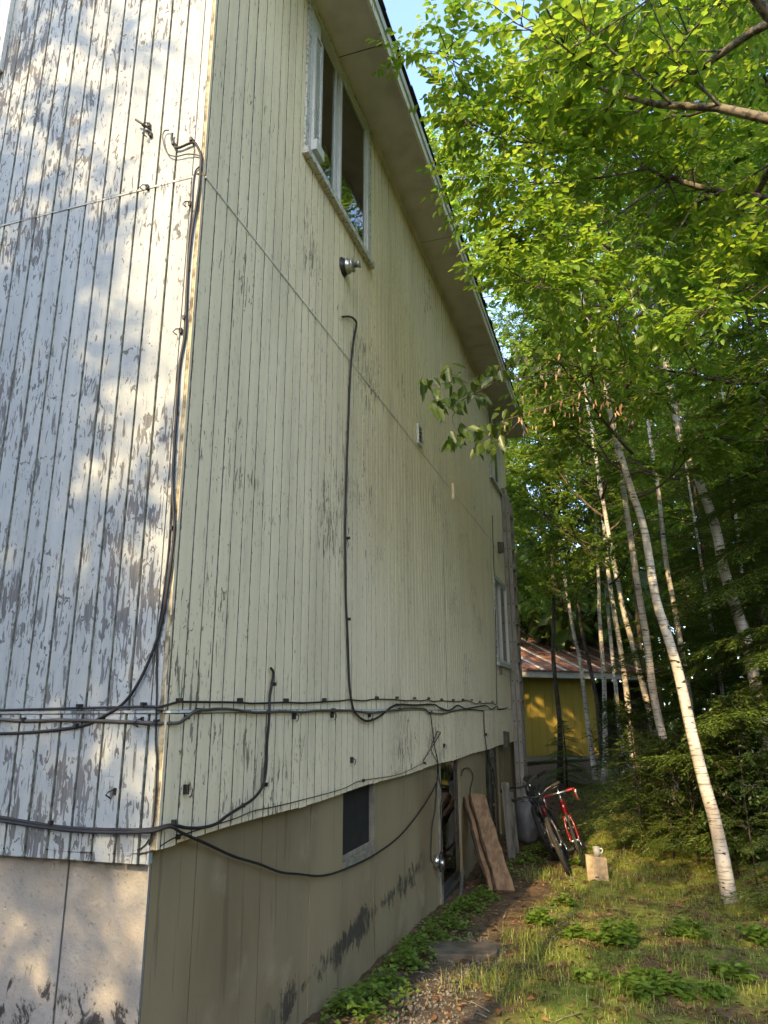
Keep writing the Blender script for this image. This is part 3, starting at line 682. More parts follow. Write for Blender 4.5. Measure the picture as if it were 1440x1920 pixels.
for i, (px, w_, h_, lab) in enumerate(((958, .09, .82, 'weathered grey post standing by the ladder foot, nearer one'), (966, .08, .68, 'shorter weathered grey post standing just right of its twin by the ladder foot'))):
    p = onG(px+2, 1608 if i == 0 else 1600); p[2] = gz(p[0], p[1])
    board('old_post', p+(-.05, .06, h_), p+(0, 0, -.03), w_, .05, M_greywood, lab, 'post', wdir=(1, .15, 0), bark=False)
p = onG(860, 1690); q = onX(868, 1655, .02)
board('stick', q+(0, 0, .12), p, .02, .02, M_greywood, 'thin grey stick leaning at the foot of the glass door', 'stick', bark=False)

# ------------------------------------------------------------------ sacks
def sack(loc, w, d, h, label, tilt, seed):
    r_ = np.random.default_rng(seed); vs = []; n = 22; m = 14
    for i in range(m+1):
        t = i/m; prof = (1-abs(2*t-1)**5)**.5*.92+.08 if t < .5 else (1-((t-.5)*2)**3.2)**.6*.9+.10
        for j in range(n):
            a = 2*math.pi*j/n; sq = 1/max(abs(math.cos(a)), abs(math.sin(a)))**.55
            k_ = sq*(1+.07*math.sin(3*a+seed+2*t)+.05*math.sin(7*a+9*t+seed)+.04*math.sin(11*t+2*a))
            vs.append((w/2*math.cos(a)*prof*k_, d/2*math.sin(a)*prof*k_, h*(t+.03*math.sin(2*a+seed)*(t > .3))))
    fs = [(i*n+j, i*n+(j+1) % n, (i+1)*n+(j+1) % n, (i+1)*n+j) for i in range(m) for j in range(n)]+[tuple(reversed(range(n))), tuple(m*n+j for j in range(n))]
    o = empty('sack', loc); o.rotation_euler = (0, tilt, .3*seed); tag(o, label, 'sack'); MB().add(vs, fs, True).build('bag', M_sack, o)
    MB().tube([(w*.02+w*.4*(u-.5), d*.05*math.sin(5*u), h*1.0+.012*math.sin(9*u)) for u in np.linspace(0, 1, 8)], .012, 6).build('fold', M_sack, o)
pA = onG(988, 1580); pB = onG(1009, 1572)
sack((pA[0], pA[1], gz(pA[0], pA[1])-.02), .24, .28, .52, 'tall grey plastic sack by the wall, left of the two', .02, 3)
sack((pB[0], pB[1], gz(pB[0], pB[1])-.02), .20, .24, .42, 'smaller grey plastic sack right of the tall one behind the bicycles', .1, 5)

# ------------------------------------------------------------------ bicycles
def bicycle(loc, heading, leanang, s, label, kind, fcol):
    root = empty('bicycle', loc); tag(root, label, 'bicycle', 'bicycles leaning by the house')
    root.rotation_mode = 'QUATERNION'
    h = Vector((heading[0], heading[1], 0)).normalized(); q1 = h.to_track_quat('X', 'Z')
    root.rotation_quaternion = Matrix.Rotation(leanang, 4, h).to_quaternion() @ q1
    root.scale = (s, s, s)
    wr = .335; rear = np.array([0, 0, wr]); frt = np.array([1.02, 0, wr])
    road = kind == 'road'; tr_ = .014 if road else .027
    for c, nm in ((rear, 'rear'), (frt, 'front')):
        wh = empty('wheel'); wh.parent = root
        ring = lambda r: [(c[0]+r*math.cos(t), 0, c[2]+r*math.sin(t)) for t in np.linspace(0, 2*math.pi, 40, endpoint=False)]
        MB().tube(ring(wr-tr_), tr_, 10, True).build('tyre', M_rubber, wh)
        MB().tube(ring(wr-2*tr_-.006), .009, 8, True).build('rim', M_chrome if road else M_black, wh)
        sp = MB()
        for i in range(24):
            a_ = 2*math.pi*i/24; sp.tube([c+np.array([0, .02*(-1)**i, 0]), c+np.array([(wr-2*tr_-.01)*math.cos(a_), 0, (wr-2*tr_-.01)*math.sin(a_)])], .0013, 4)
        tag(sp.build('spokes', M_chrome, wh), kind='stuff')
        MB().lathe([(.022, -.045), (.016, -.03), (.016, .03), (.022, .045)], 12, 'y', tuple(c)).build('hub', M_chrome, wh)
    bb = np.array([.44, 0, .29]); st = np.array([.30, 0, .80]); ht = np.array([.83, 0, .80]); hb = np.array([.865, 0, .66])
    fr_ = MB(); R1 = .016
    for a_, b_, r_ in ((st, ht, R1), (bb, hb, .019), (bb, st, R1), (ht, hb, .021)): fr_.tube([a_, b_], r_, 10)
    for y in (-.06, .06):
        fr_.tube([bb+(0, y*.6, 0), rear+(0, y, 0)], .010, 8); fr_.tube([st+(.02, y*.4, -.05), rear+(0, y, 0)], .009, 8)
    fr_.build('frame', fcol, root)
    if 'red patch' in label: MB().tube([hb*.8+bb*.2+(0, 0, .004), hb*.35+bb*.65+(0, 0, .004)], .0215, 10).build('red_band', M_red, root); MB().tube([ht*.9+hb*.1, hb*.9+ht*.1], .0225, 10).build('red_band', M_red, root)
    fk = MB()
    crown = hb+(.018, 0, -.05)
    for y in (-.055, .055): fk.tube(smooth_path([crown+(0, y*.7, 0), crown+(.03, y, -.12), frt+(0, y, 0)], 4), .012 if road else .017, 8)
    fk.tube([crown+(0, -.055, 0), crown+(0, .055, 0)], .017, 8); fk.tube([hb, crown], .017, 8)
    fo_ = fk.build('fork', fcol if road else M_black, root)
    MB().box(tuple(crown+(.0, -.03, -.045)), tuple(crown+(.045, .03, .01))).build('brake', M_chrome if road else M_black, fo_)
    stm = MB(); top = ht+(-.02, 0, .10); stm.tube([ht, top], .015, 8); barc = top+(.09, 0, .01); stm.tube([top, barc], .014, 8); stm.build('stem', M_chrome if road else M_black, root)
    if road:
        hbm = empty('handlebar'); hbm.parent = root
        MB().tube([barc+(0, -.10, 0), barc+(0, .10, 0)], .012, 8).build('bar', M_chrome, hbm)
        for sg in (-1, 1):
            MB().tube(smooth_path([barc+(0, sg*.10, 0), barc+(0, sg*.19, 0), barc+(.05, sg*.205, -.005), barc+(.10, sg*.205, -.03), barc+(.085, sg*.205, -.11), barc+(.02, sg*.205, -.14), barc+(-.04, sg*.205, -.14)], 5), .0165, 8).build('tape', M_redtape, hbm)
            MB().tube(smooth_path([barc+(.105, sg*.205, -.01), barc+(.14, sg*.21, .0), barc+(.15, sg*.21, -.06), barc+(.125, sg*.21, -.13)], 4), .008, 6).build('brake_lever', M_chrome, hbm)
    else:
        hbm = empty('handlebar'); hbm.parent = root
        MB().tube(smooth_path([barc+(-.05, -.31, .05), barc+(-.02, -.16, .04), barc+(0, -.05, 0), barc+(0, .05, 0), barc+(-.02, .16, .04), barc+(-.05, .31, .05)], 6), .0125, 8).build('bar', M_black, hbm)
        for sg in (-1, 1):
            MB().tube([barc+(-.052, sg*.315, .052), barc+(-.03, sg*.20, .043)], .018, 10).build('grip', M_rubber, hbm)
            MB().tube(smooth_path([barc+(-.02, sg*.19, .035), barc+(.03, sg*.20, .02), barc+(.03, sg*.29, .03)], 4), .006, 6).build('brake_lever', M_black, hbm)
        MB().tube(smooth_path([barc+(.02, -.1, .02), barc+(.12, -.05, .02), barc+(.10, 0, -.12), crown+(.04, .02, .02)], 5), .0035, 5).build('brake_cable', M_black, root)
        MB().tube(smooth_path([barc+(.02, .1, .02), barc+(.13, .03, .0), barc+(.08, 0, -.16), hb+(-.02, .03, 0)], 5), .0035, 5).build('brake_cable', M_black, root)
    MB().tube([st, st+(-.035, 0, .13)], .013, 8).build('seat_post', M_chrome, root)
    sc_ = st+np.array([-.04, 0, .14]); vs = []
    for i, (x_, w_, z_) in enumerate(((-.13, .06, .012), (-.10, .075, .02), (-.03, .06, .018), (.04, .03, .012), (.12, .02, .008), (.15, .008, .0))):
        vs += [sc_+(x_, -w_, z_-.01), sc_+(x_, -w_*.5, z_+.02), sc_+(x_, w_*.5, z_+.02), sc_+(x_, w_, z_-.01), sc_+(x_, 0, z_-.03)]
    fs = [(i*5+j, i*5+(j+1) % 5, i*5+5+(j+1) % 5, i*5+5+j) for i in range(5) for j in range(5)]+[(4, 3, 2, 1, 0), (25, 26, 27, 28, 29)]
    MB().add(vs, fs, True).build('saddle', M_black, root)
    MB().lathe([(.09, .045), (.09, .05), (.02, .051)], 24, 'y', tuple(bb)).build('chainring', M_chrome, root)
    for sg in (-1, 1):
        cr = MB(); e = bb+np.array([.12*sg, .06*sg, -.11*sg]); cr.tube([bb+(0, .06*sg, 0), e], .010, 6); ca = cr.build('crank', M_chrome, root)
        MB().box(tuple(e+(-.04, .01*sg, -.012)), tuple(e+(.04, .09*sg, .012))).build('pedal', M_black, ca)
    return root
def put_bike(px, py, head, leanang, s, label, kind, col):
    p = onG(px, py); hd = unit(np.array(head+(0,)))
    base = p-hd*1.02*s; return bicycle((base[0], base[1], gz(p[0], p[1])-.005), head, leanang, s, label, kind, col)
put_bike(1069, 1640, (.10, -1), R(21), .88, 'black mountain bike with a red patch on its frame, nearest front wheel', 'mtb', M_black)
put_bike(1096, 1628, (.12, -1), R(16), .86, 'red road bike with drop bars and silver brake, rightmost of the bicycles', 'road', M_red)
put_bike(1046, 1612, (.04, -1), R(24), .95, 'all black mountain bike behind the others, against the grey sacks', 'mtb', M_black)

# ------------------------------------------------------------------ block with a jar
p = onG(1122, 1652); bl = empty('stone_block', (p[0], p[1], gz(p[0], p[1])-.02), .18); tag(bl, 'pale sawn block standing on edge in the sunny grass', 'block')
mb = MB(); mb.add([(-.10, 0, 0), (.105, 0, 0), (.11, .11, 0), (-.10, .11, 0), (-.105, .01, .255), (.07, .01, .235), (.10, .02, .225), (.10, .11, .23), (-.10, .11, .25)], [(3, 2, 1, 0), (0, 1, 6, 5, 4), (1, 2, 7, 6), (2, 3, 8, 7), (3, 0, 4, 8), (4, 5, 6, 7, 8)]); mb.build('body', M_stone, bl)
MB().box((-.03, .0, .05), (.012, -.003, .06)).build('chip', M_barkedge, bl)
cu = empty('mug', (p[0]+.0, p[1]+.06, gz(p[0], p[1])+.222)); tag(cu, 'small dull mug with a handle on top of the sawn block', 'mug')
MB().lathe([(.024, 0), (.031, .004), (.035, .085), (.031, .085), (.029, .02), (.01, .015)], 20).build('body', plain('pale_mug', (.36, .34, .28), .5, var=.1), cu)
MB().tube(smooth_path([(.033, 0, .068), (.055, 0, .066), (.058, 0, .04), (.033, 0, .022)], 5), .007, 7).build('handle', M_white, cu)

# ------------------------------------------------------------------ paving slab on the path
pc = onG(865, 1790)
for i, (dx, dy, wx, wy, rz, lab) in enumerate(((0, 0, .52, .30, .25, 'mossy concrete paving slab half buried across the path'), (-.22, -1.0, .16, .28, .9, 'small grey flat stone in the gravel near the wall'))):
    c_ = np.array([pc[0]+dx, pc[1]+dy]); o = empty('paving_slab' if i == 0 else 'flat_stone', (c_[0], c_[1], gz(c_[0], c_[1])), rz); tag(o, lab, 'slab' if i == 0 else 'stone')
    n = 14; vs = []
    for zt, sc_ in ((-.05, 1.0), (.035, 1.0), (.045, .96)):
        for j in range(n):
            a_ = 2*math.pi*j/n; r_ = 1/max(abs(math.cos(a_)), abs(math.sin(a_)))**.8*(1+.05*math.sin(3*a_+i))
            vs.append((wx/2*math.cos(a_)*r_*sc_, wy/2*math.sin(a_)*r_*sc_, zt*(1 if i == 0 else .6)))
    MB().add(vs, [(k2*n+j, k2*n+(j+1) % n, (k2+1)*n+(j+1) % n, (k2+1)*n+j) for k2 in range(2) for j in range(n)]+[tuple(2*n+j for j in range(n))]).build('body', plain('slab%d' % i, (.075, .066, .05), .95, var=.4, scale=9), o)

# ------------------------------------------------------------------ shed
T_S = 23.0
wl0 = atT(971, 1327, T_S); ang = R(60)-YAW; du = np.array([math.sin(ang), math.cos(ang), 0]); dn = np.array([math.cos(ang), -math.sin(ang), 0])   # du along wall, dn outwards
zb, zt = EYE-1.38, EYE+.95
shed = empty('shed', (wl0[0], wl0[1], 0), math.atan2(du[1], du[0])); tag(shed, 'yellow shed with rusty ribbed metal roof beyond the far end of the house', 'shed')
# local: x along wall, y inwards(-dn) -> with rz, local +y is left of du; outward normal dn is right => outward = -y
L0, L1, WC = -4.0, 6.6, 3.3
mb = MB(); mb.box((L0, 0, zb-.1), (WC, .1, zt)); mb.box((WC-.1, .1, zb-.1), (WC, 4.0, zt)); wall = mb.build('wall', M_yellow, shed)
x = L0
while x < WC-.05:
    MB().box((x+.008, -.014, zb), (min(x+.30, WC)-.008, -.001, zt-.002)).build('board', M_yellow, wall); x += .30
MB().box((L0, 4.0, zb-.2), (L1, 4.1, zt+.6)).build('wall', M_room, shed)
MB().box((L1-.1, 0, zb-.2), (L1, 4.0, zt)).build('wall', M_greywood, shed)
MB().box((WC, .6, zb+.0), (L1-.1, 4.0, zb+.1)).build('floor', M_room, shed)
for zz in (.55, 1.15): MB().box((WC+.1, 2.2, zb+zz), (L1-.5, 2.7, zb+zz+.04)).build('shelf', M_greywood, shed)
for xx in (WC+1.6, L1-.15): MB().box((xx, .0, zb-.2), (xx+.12, .12, zt)).build('post', M_greywood, shed)
MB().box((WC+.4, 2.0, zb+.1), (WC+1.1, 2.6, zb+.95)).build('cabinet', plain('orange_cabinet', (.22, .08, .03), .6), shed)
MB().box((L0, -.50, zt-.02), (L1+.3, -.46, zt+.20)).build('fascia', M_fascia, shed)
sl_ = .42; ry = lambda y: zt+.21+(y+.5)*sl_
rt = MB(); y1 = 4.2
rt.add([(L0, -.52, ry(-.52)), (L1+.3, -.52, ry(-.52)), (L1+.3, y1, ry(y1)), (L0, y1, ry(y1)), (L0, -.52, ry(-.52)-.04), (L1+.3, -.52, ry(-.52)-.04), (L1+.3, y1, ry(y1)-.04), (L0, y1, ry(y1)-.04)], BF)
rt.add([(L0, y1, ry(y1)), (L1+.3, y1, ry(y1)), (L1+.3, 9, ry(y1)-2), (L0, 9, ry(y1)-2)], [(0, 1, 2, 3)])
shroof = rt.build('roof', M_rust, shed)
x = L0+.1; i = 0
while x < L1+.25:
    MB().beam((x, -.53, ry(-.53)+.012), (x, y1, ry(y1)+.012), .05 if i % 4 else .10, .03).build('rib', M_rust if i % 4 else M_fascia, shroof); x += .23; i += 1
MB().beam((L0, y1, ry(y1)+.03), (L1+.3, y1, ry(y1)+.03), .3, .04).build('ridge_cap', M_fascia, shroof)
deck = empty('deck', (wl0[0], wl0[1], 0), math.atan2(du[1], du[0])); tag(deck, 'low weathered plank deck along the yellow shed wall', 'deck')
y = -.05
while y > -1.55:
    MB().box((-4, y-.135, zb-.07), (1.9, y, zb-.03)).build('plank', M_deck, deck); y -= .145
MB().box((-4, -1.56, zb-.19), (1.88, -1.52, zb-.072)).build('rim_joist', M_deck, deck)
for xx in (-3, -1.2, .2, 1.7): MB().box((xx, -1.50, -.2), (xx+.1, -1.40, zb-.072)).build('post', M_deck, deck)

# ------------------------------------------------------------------ broadleaf crowns
class Cloud:
    """collects leaves (and tubes for wood)"""
    def __init__(s): s.C = []; s.D = []; s.N = []; s.L = []; s.wood = MB()
    def twig(s, p, d, length, nleaf, ll, r_, droop=.25, wood=True):
        d = unit(d); n = nleaf
        t = np.linspace(.12, 1, n)[:, None]
        pts = p+d*length*t+np.array([0, 0, -1.0])*droop*length*t**2
        tang = unit(d+np.array([0, 0, -2.0])*droop*t)
        side = np.cross(tang, [0, 0, 1.0]); side = unit(side+1e-6)
        sg = np.where(np.arange(n) % 2 == 0, 1, -1)[:, None]
        ang = r_.uniform(.5, 1.1, (n, 1)); ang[-1] = 0
        D = tang*np.cos(ang)+side*sg*np.sin(ang)+np.array([0, 0, -1])*r_.uniform(.0, .45, (n, 1))
        N = np.array([0, 0, 1.0])+r_.normal(0, .35, (n, 3))
        s.C.append(pts); s.D.append(D); s.N.append(N); s.L.append(ll*r_.uniform(.65, 1.15, n))
        if wood: s.wood.tube([p, p+d*length*.5-np.array([0, 0, droop*length*.25]), p+d*length*.95-np.array([0, 0, droop*length*.9])], [.004, .003, .0015], 3, cap=False)
    def leaves(s, wr=.52): return leaf_arrays(np.concatenate(s.C), np.concatenate(s.D), np.concatenate(s.N), np.concatenate(s.L), wr)
def limb_path(p, d, L, r_, up=.15, wob=.12, n=6):
    P = [np.array(p, float)]; d = unit(d)
    for i in range(n):
        d = unit(d+r_.normal(0, wob, 3)+np.array([0, 0, up*(1-2*i/n)])); P.append(P[-1]+d*L/n)
    return np.array(P)
def make_crown(seed, h0, h1, rad, nlimb, nsub, ntw, nleaf, ll, limb_r=.045, shape=.8, bare=.25, keep=None, sides=5):
    """crown round a vertical axis from h0 to h1 (local z); returns leaf mesh, limb mesh"""
    r_ = np.random.default_rng(seed); cl = Cloud()
    for i in range(nlimb):
        u = (i+.5)/nlimb; h = h0+(h1-h0)*u*.92
        az = i*2.399+r_.uniform(-.5, .5)
        prof = math.sin(math.pi*min(1, max(.06, .18+.80*u)))**shape
        L = rad*max(.3, prof)*r_.uniform(.75, 1.2)
        el = R(8+45*u)+r_.uniform(-.15, .2)
        d = np.array([math.cos(az)*math.cos(el), math.sin(az)*math.cos(el), math.sin(el)])
        P = limb_path((0, 0, h), d, L, r_)
        rr = np.linspace(1, .18, len(P))*limb_r*(L/rad)**.8*(1-.45*u)
        cl.wood.tube(P, rr, sides)
        for j in range(nsub):
            t = bare+(1-bare)*(j+r_.uniform(0, 1))/nsub; f = t*(len(P)-1); a = int(min(f, len(P)-2)); b = P[a]+(P[a+1]-P[a])*(f-a)
            tg = unit(P[a+1]-P[a]); sd = unit(np.cross(tg, (0, 0, 1)))*(1 if j % 2 else -1)
            d2 = unit(tg*r_.uniform(.4, .9)+sd*r_.uniform(.5, 1.0)+np.array([0, 0, r_.uniform(-.25, .4)]))
            L2 = rad*r_.uniform(.16, .34)*(1.15-.5*t)
            P2 = limb_path(b, d2, L2, r_, -.05, .15, 3)
            cl.wood.tube(P2, np.linspace(.011, .004, 4), 4, cap=False)
            for q in range(ntw):
                f2 = r_.uniform(.15, 1)*3; a2 = int(min(f2, 2)); b2 = P2[a2]+(P2[a2+1]-P2[a2])*(f2-a2); tg2 = unit(P2[a2+1]-P2[a2])
                d3 = unit(tg2+r_.normal(0, .7, 3)*(1, 1, .5))
                cl.twig(b2, d3, r_.uniform(.22, .48), nleaf, ll, r_, r_.uniform(.1, .5))
    V, F = cl.leaves()
    return V, F, cl.wood
def crown_meshes(name, *a, **kw):
    V, F, w = make_crown(*a, **kw); return quads_mesh(name+'_leaves', V, F), w.mesh(name+'_limbs')
V_A = crown_meshes('beech_a', 21, 2.6, 10.5, 2.7, 24, 9, 7, 10, .115, .05)
V_B = crown_meshes('beech_b', 22, 2.2, 9.5, 2.5, 24, 9, 7, 10, .11, .05)
V_C = crown_meshes('birch_c', 23, 4.5, 12.0, 1.9, 22, 9, 8, 11, .075, .03, 1.0)
V_D = crown_meshes('birch_d', 24, 3.8, 11.5, 2.2, 24, 9, 8, 11, .08, .03, .9)
V_E = crown_meshes('maple_e', 25, 1.8, 12.5, 3.2, 28, 9, 7, 10, .12, .06)
V_N = crown_meshes('beech_n', 27, 4.1, 10.2, 2.7, 30, 10, 10, 10, .085, .045, .7)
V_S = crown_meshes('sapling_s', 26, .5, 3.6, 1.1, 18, 6, 5, 9, .085, .012)

def set_mat(me, m):
    me.materials.clear(); me.materials.append(m)
for v, m in ((V_A, M_leaf), (V_B, M_leaf), (V_C, M_leafb), (V_D, M_leafb), (V_E, M_leaf), (V_N, M_leaf), (V_S, M_leafd)): set_mat(v[0], m); set_mat(v[1], M_limb if v in (V_A, V_B, V_E, V_N) else M_twig)
def tree(name, label, x, y, var, s=1.0, rz=0.0, tr=.09, h=10.0, bark=M_bark, group=None, path=None, cz=0.0, lean_=(0, 0), top_r=.25):
    z = gz(x, y)-.05
    root = empty(name, (x, y, z)); tag(root, label, 'tree', group)
    r_ = np.random.default_rng(int(abs(x*131+y*717)*10)+3)
    if path is None:
        P = [np.array([lean_[0]*t+r_.normal(0, .03)*(t > 0), lean_[1]*t+r_.normal(0, .03)*(t > 0), h*t]) for t in np.linspace(0, 1, 9)]
        rr = tr*(1-(1-top_r)*np.linspace(0, 1, 9)); rr[0] *= 1.35
    else: P, rr = path
    P = smooth_path(P, 3); rr = np.interp(np.linspace(0, 1, len(P)), np.linspace(0, 1, len(rr)), rr)
    MB().tube(P, rr, 12).build('trunk', bark, root)
    if var is not None:
        for me, nm in ((var[0], 'crown'), (var[1], 'limbs')):
            o = link(nm, me, None, root); o.rotation_euler = (0, 0, rz); o.scale = (s, s, s)
            o.location = (lean_[0]*.5 if path is None else P[int(len(P)*.6)][0], lean_[1]*.5 if path is None else P[int(len(P)*.6)][1], cz)
            if nm == 'crown': o['kind'] = 'stuff'
    return root
def px_trunk(pts, t, wpx, top=11.0, px_base=None):
    """trunk traced on the photograph at distance t; first point = foot"""
    P = [atT(x, y, t) for x, y in pts]
    b = P[0].copy(); b[2] = gz(b[0], b[1])-.05
    if P[0][2] > b[2]+.1:                               # foot hidden: carry the line down to the ground
        d = P[0]-P[1]; P = [P[0]+d/abs(d[2])*(P[0][2]-b[2])]+P
    P[0][2] = gz(P[0][0], P[0][1])-.05
    d = unit(P[-1]-P[-3]); d = unit(d+np.array([0, 0, .35]))
    while P[-1][2] < top: P.append(P[-1]+d*1.2); d = unit(d+np.array([0, 0, .12]))
    P = np.array(P); base = P[0].copy(); hs = P[:, 2]-base[2]
    r0 = wpx/2*t/1400; rr = r0*np.clip(1.0-hs/(top*1.15), .2, 1); rr[0] *= 1.2
    return base, (P-base, rr)
BIR = [
 ([(1369, 1691), (1345, 1559), (1321, 1471), (1297, 1375), (1273, 1266), (1251, 1190), (1229, 1150-30), (1213, 1019), (1200, 965), (1184, 920), (1165, 856), (1157, 828)], 7.2, 25, 7.4, V_D, 'largest leaning white birch, nearest the lawn, at the right', M_birch),
 ([(1312, 1480), (1303, 1390), (1290, 1294), (1274, 1195), (1263, 1131), (1251, 1067), (1243, 1003), (1235, 924), (1218, 812)], 10.5, 13, 11, V_C, 'slender white birch rising just behind the largest one', M_birch),
 ([(1284, 1566), (1275, 1543), (1262, 1450), (1243, 1383), (1225, 1300), (1213, 1202), (1204, 1150), (1190, 1060)], 9.6, 17, 11, V_C, 'pale birch with a rough lower trunk behind the small hemlock', M_birch),
 ([(1117, 1464), (1107, 1390), (1100, 1337), (1093, 1279), (1086, 1229), (1076, 1190)], 17.6, 9, 11.5, V_D, 'thin white birch in front of the shed, leftmost of the birches', M_birch),
 ([(1131, 1464), (1135, 1410), (1134, 1358), (1133, 1285), (1128, 1212), (1124, 1150), (1122, 1080)], 17.2, 10, 12, V_C, 'straight thin white birch before the open side of the shed', M_birch),
 ([(1133, 1455), (1127, 1390), (1119, 1317), (1107, 1254), (1092, 1187), (1085, 1140)], 18.4, 9, 11, V_D, 'thin brown trunk between the two leftmost birches', M_bark),
 ([(1186, 1420), (1180, 1358), (1177, 1317), (1169, 1254), (1161, 1202), (1152, 1150), (1140, 1070), (1135, 1010)], 15.0, 12, 12, V_C, 'upright grey birch behind the bright hemlock spray', M_birch),
 ([(1232, 1400), (1217, 1337), (1209, 1300), (1196, 1250), (1186, 1208), (1170, 1150), (1160, 1100), (1148, 1040)], 12.5, 13, 11.5, V_D, 'curving cream birch left of the pale rough birch', M_birch),
 ([(1182, 1455), (1168, 1400), (1160, 1350), (1155, 1290), (1150, 1250)], 19.5, 9, 12, V_C, 'distant thin birch seen past the shed roof end', M_birch),
 ([(1440, 1400), (1405, 1227), (1392, 1179), (1357, 1067), (1341, 987), (1303, 882), (1280, 834), (1267, 780), (1255, 716)], 8.6, 27, 10.5, V_D, 'stout pale birch half hidden by dark hemlock at the right edge', M_birch),
 ([(1428, 1490), (1423, 1440), (1419, 1380), (1412, 1300)], 11.5, 10, 10, V_C, 'thin grey birch in the shade near the right edge', M_birch),
 ([(1398, 1570), (1393, 1520), (1380, 1430), (1368, 1380)], 10.2, 8, 9, V_C, 'very thin pale stem right of the largest birch', M_birch),
]
for i, (pts, t, wpx, top, var, lab, bark) in enumerate(BIR):
    b, path = px_trunk(pts, t, wpx, top)
    if i in (1, 2, 10, 11): var = None
    root = tree('birch_tree', lab, b[0], b[1], var, .85 if i == 0 else 1.0 if t < 12 else 1.05, i*1.7, path=path, bark=bark, group='birches at the wood edge', cz=-.3 if t > 9 else .5)
    root.location = tuple(b)
# near broadleaf trees whose branches fill the upper right
NB = [
 (3.1, 1.8, V_N, 1.1, 0.6, .11, 9.5, 0, 'broadleaf tree just outside the right edge with a limb reaching in'),
 (4.2, 5.2, V_N, 1.0, 2.0, .09, 9.5, 0, 'bright green broadleaf tree beyond the reaching limb, upper right'),
 (5.9, 8.0, V_A, 1.05, 3.1, .11, 10, .5, 'tall broadleaf tree filling the top right behind the birches'),
 (4.9, 10.6, V_D, 1.1, 4.4, .08, 10.5, .6, 'broadleaf tree in the middle of the upper foliage'),
 (2.2, 13.6, V_D, 1.2, 5.2, .08, 10.5, .8, 'broadleaf tree showing just right of the eave'),
 (6.2, 13.5, V_A, 1.1, .3, .11, 11, .4, 'dense broadleaf tree deep behind the birches'),
 (8.2, 4.6, V_E, .95, 2.2, .13, 11, 0, 'shaded broadleaf tree beyond the dark hemlock at far right'),
 (9.0, 10.0, V_A, 1.1, 2.9, .13, 11, 0, 'shaded broadleaf tree deep at the far right'),
 (5.0, 22.0, V_E, 1.05, 5.9, .13, 12, 1.5, 'tall broadleaf tree standing beside the shed'),
 (-1.6, 30.0, V_E, 1.3, 4.9, .13, 14, .5, 'tall broadleaf tree rising behind the shed ridge'),
 (9.0, 18.0, V_E, 1.1, 1.0, .13, 12, 0, 'broadleaf tree far back between the birch stems'),
 (.2, 15.0, V_C, 1.15, 1.2, .06, 11, .4, 'slim broadleaf tree nearest the far house corner'),
 (-2.2, 13.4, V_E, 1.2, .5, .14, 14, 2.5, 'tall tree rising behind the far end of the house'),
 (-1.3, 12.0, V_A, .75, 3.3, .06, 7, .6, 'young tree tucked behind the far house corner'),
 (4.2, 16.6, V_D, 1.15, 2.4, .08, 11, .8, 'broadleaf tree right of the thin birches'),
 (3.2, 30.0, V_E, 1.3, 1.9, .14, 14, .5, 'far broadleaf tree behind the shed, right part'),
]
nb_roots = []
for (x, y, var, s, rz, tr_, h, cz_, lab) in NB:
    nb_roots.append(tree('broadleaf_tree', lab, x, y, var, s, rz, tr_, h, M_bark, 'broadleaf trees of the wood', cz=cz_, lean_=(random.uniform(-.4, .4), random.uniform(-.4, .4))))
# the sun side: trees behind the viewer dapple wall and lawn; small dense crowns added as shadow blobs
for (x, y, var, s, rz, h, cz) in [(-2.3, -6.2, V_C, .80, 2.4, 8.2, .5), (-2.9, -7.8, V_C, .82, 5.0, 8.2, -.3), (-1.65, -6.6, V_D, .55, 3.0, 5.5, 1.4), (-1.7, -5.4, V_D, .5, 1.0, 4.8, 1.2), (-3.6, -7.0, V_D, .85, .4, 8.0, .3), (-1.9, -8.4, V_D, .72, 4.4, 7.0, -.4), (2.9, -9.8, V_C, .85, 1.4, 8.5, -.6), (3.6, -7.5, V_D, .95, 5.0, 8.5, -.5), (-.30, -6.5, V_D, .42, 2.0, 10, 6.6), (-.15, -9.6, V_E, .26, 3.6, 8.0, 6.2), (1.1, -9.6, V_E, .42, 1.6, 8.5, 4.9), (.62, -8.8, V_E, .28, 5.6, 7.5, 4.9), (-5.0, -7.5, V_D, 1.0, 1.1, 9, 0), (-4.4, -11.5, V_E, .9, 2.1, 9, 0)]:
    tree('birch_tree', 'unseen tree behind the viewer, placed to dapple wall and lawn', x, y, var, s, rz, .08, h, M_birch, 'trees behind the viewer', cz=cz)

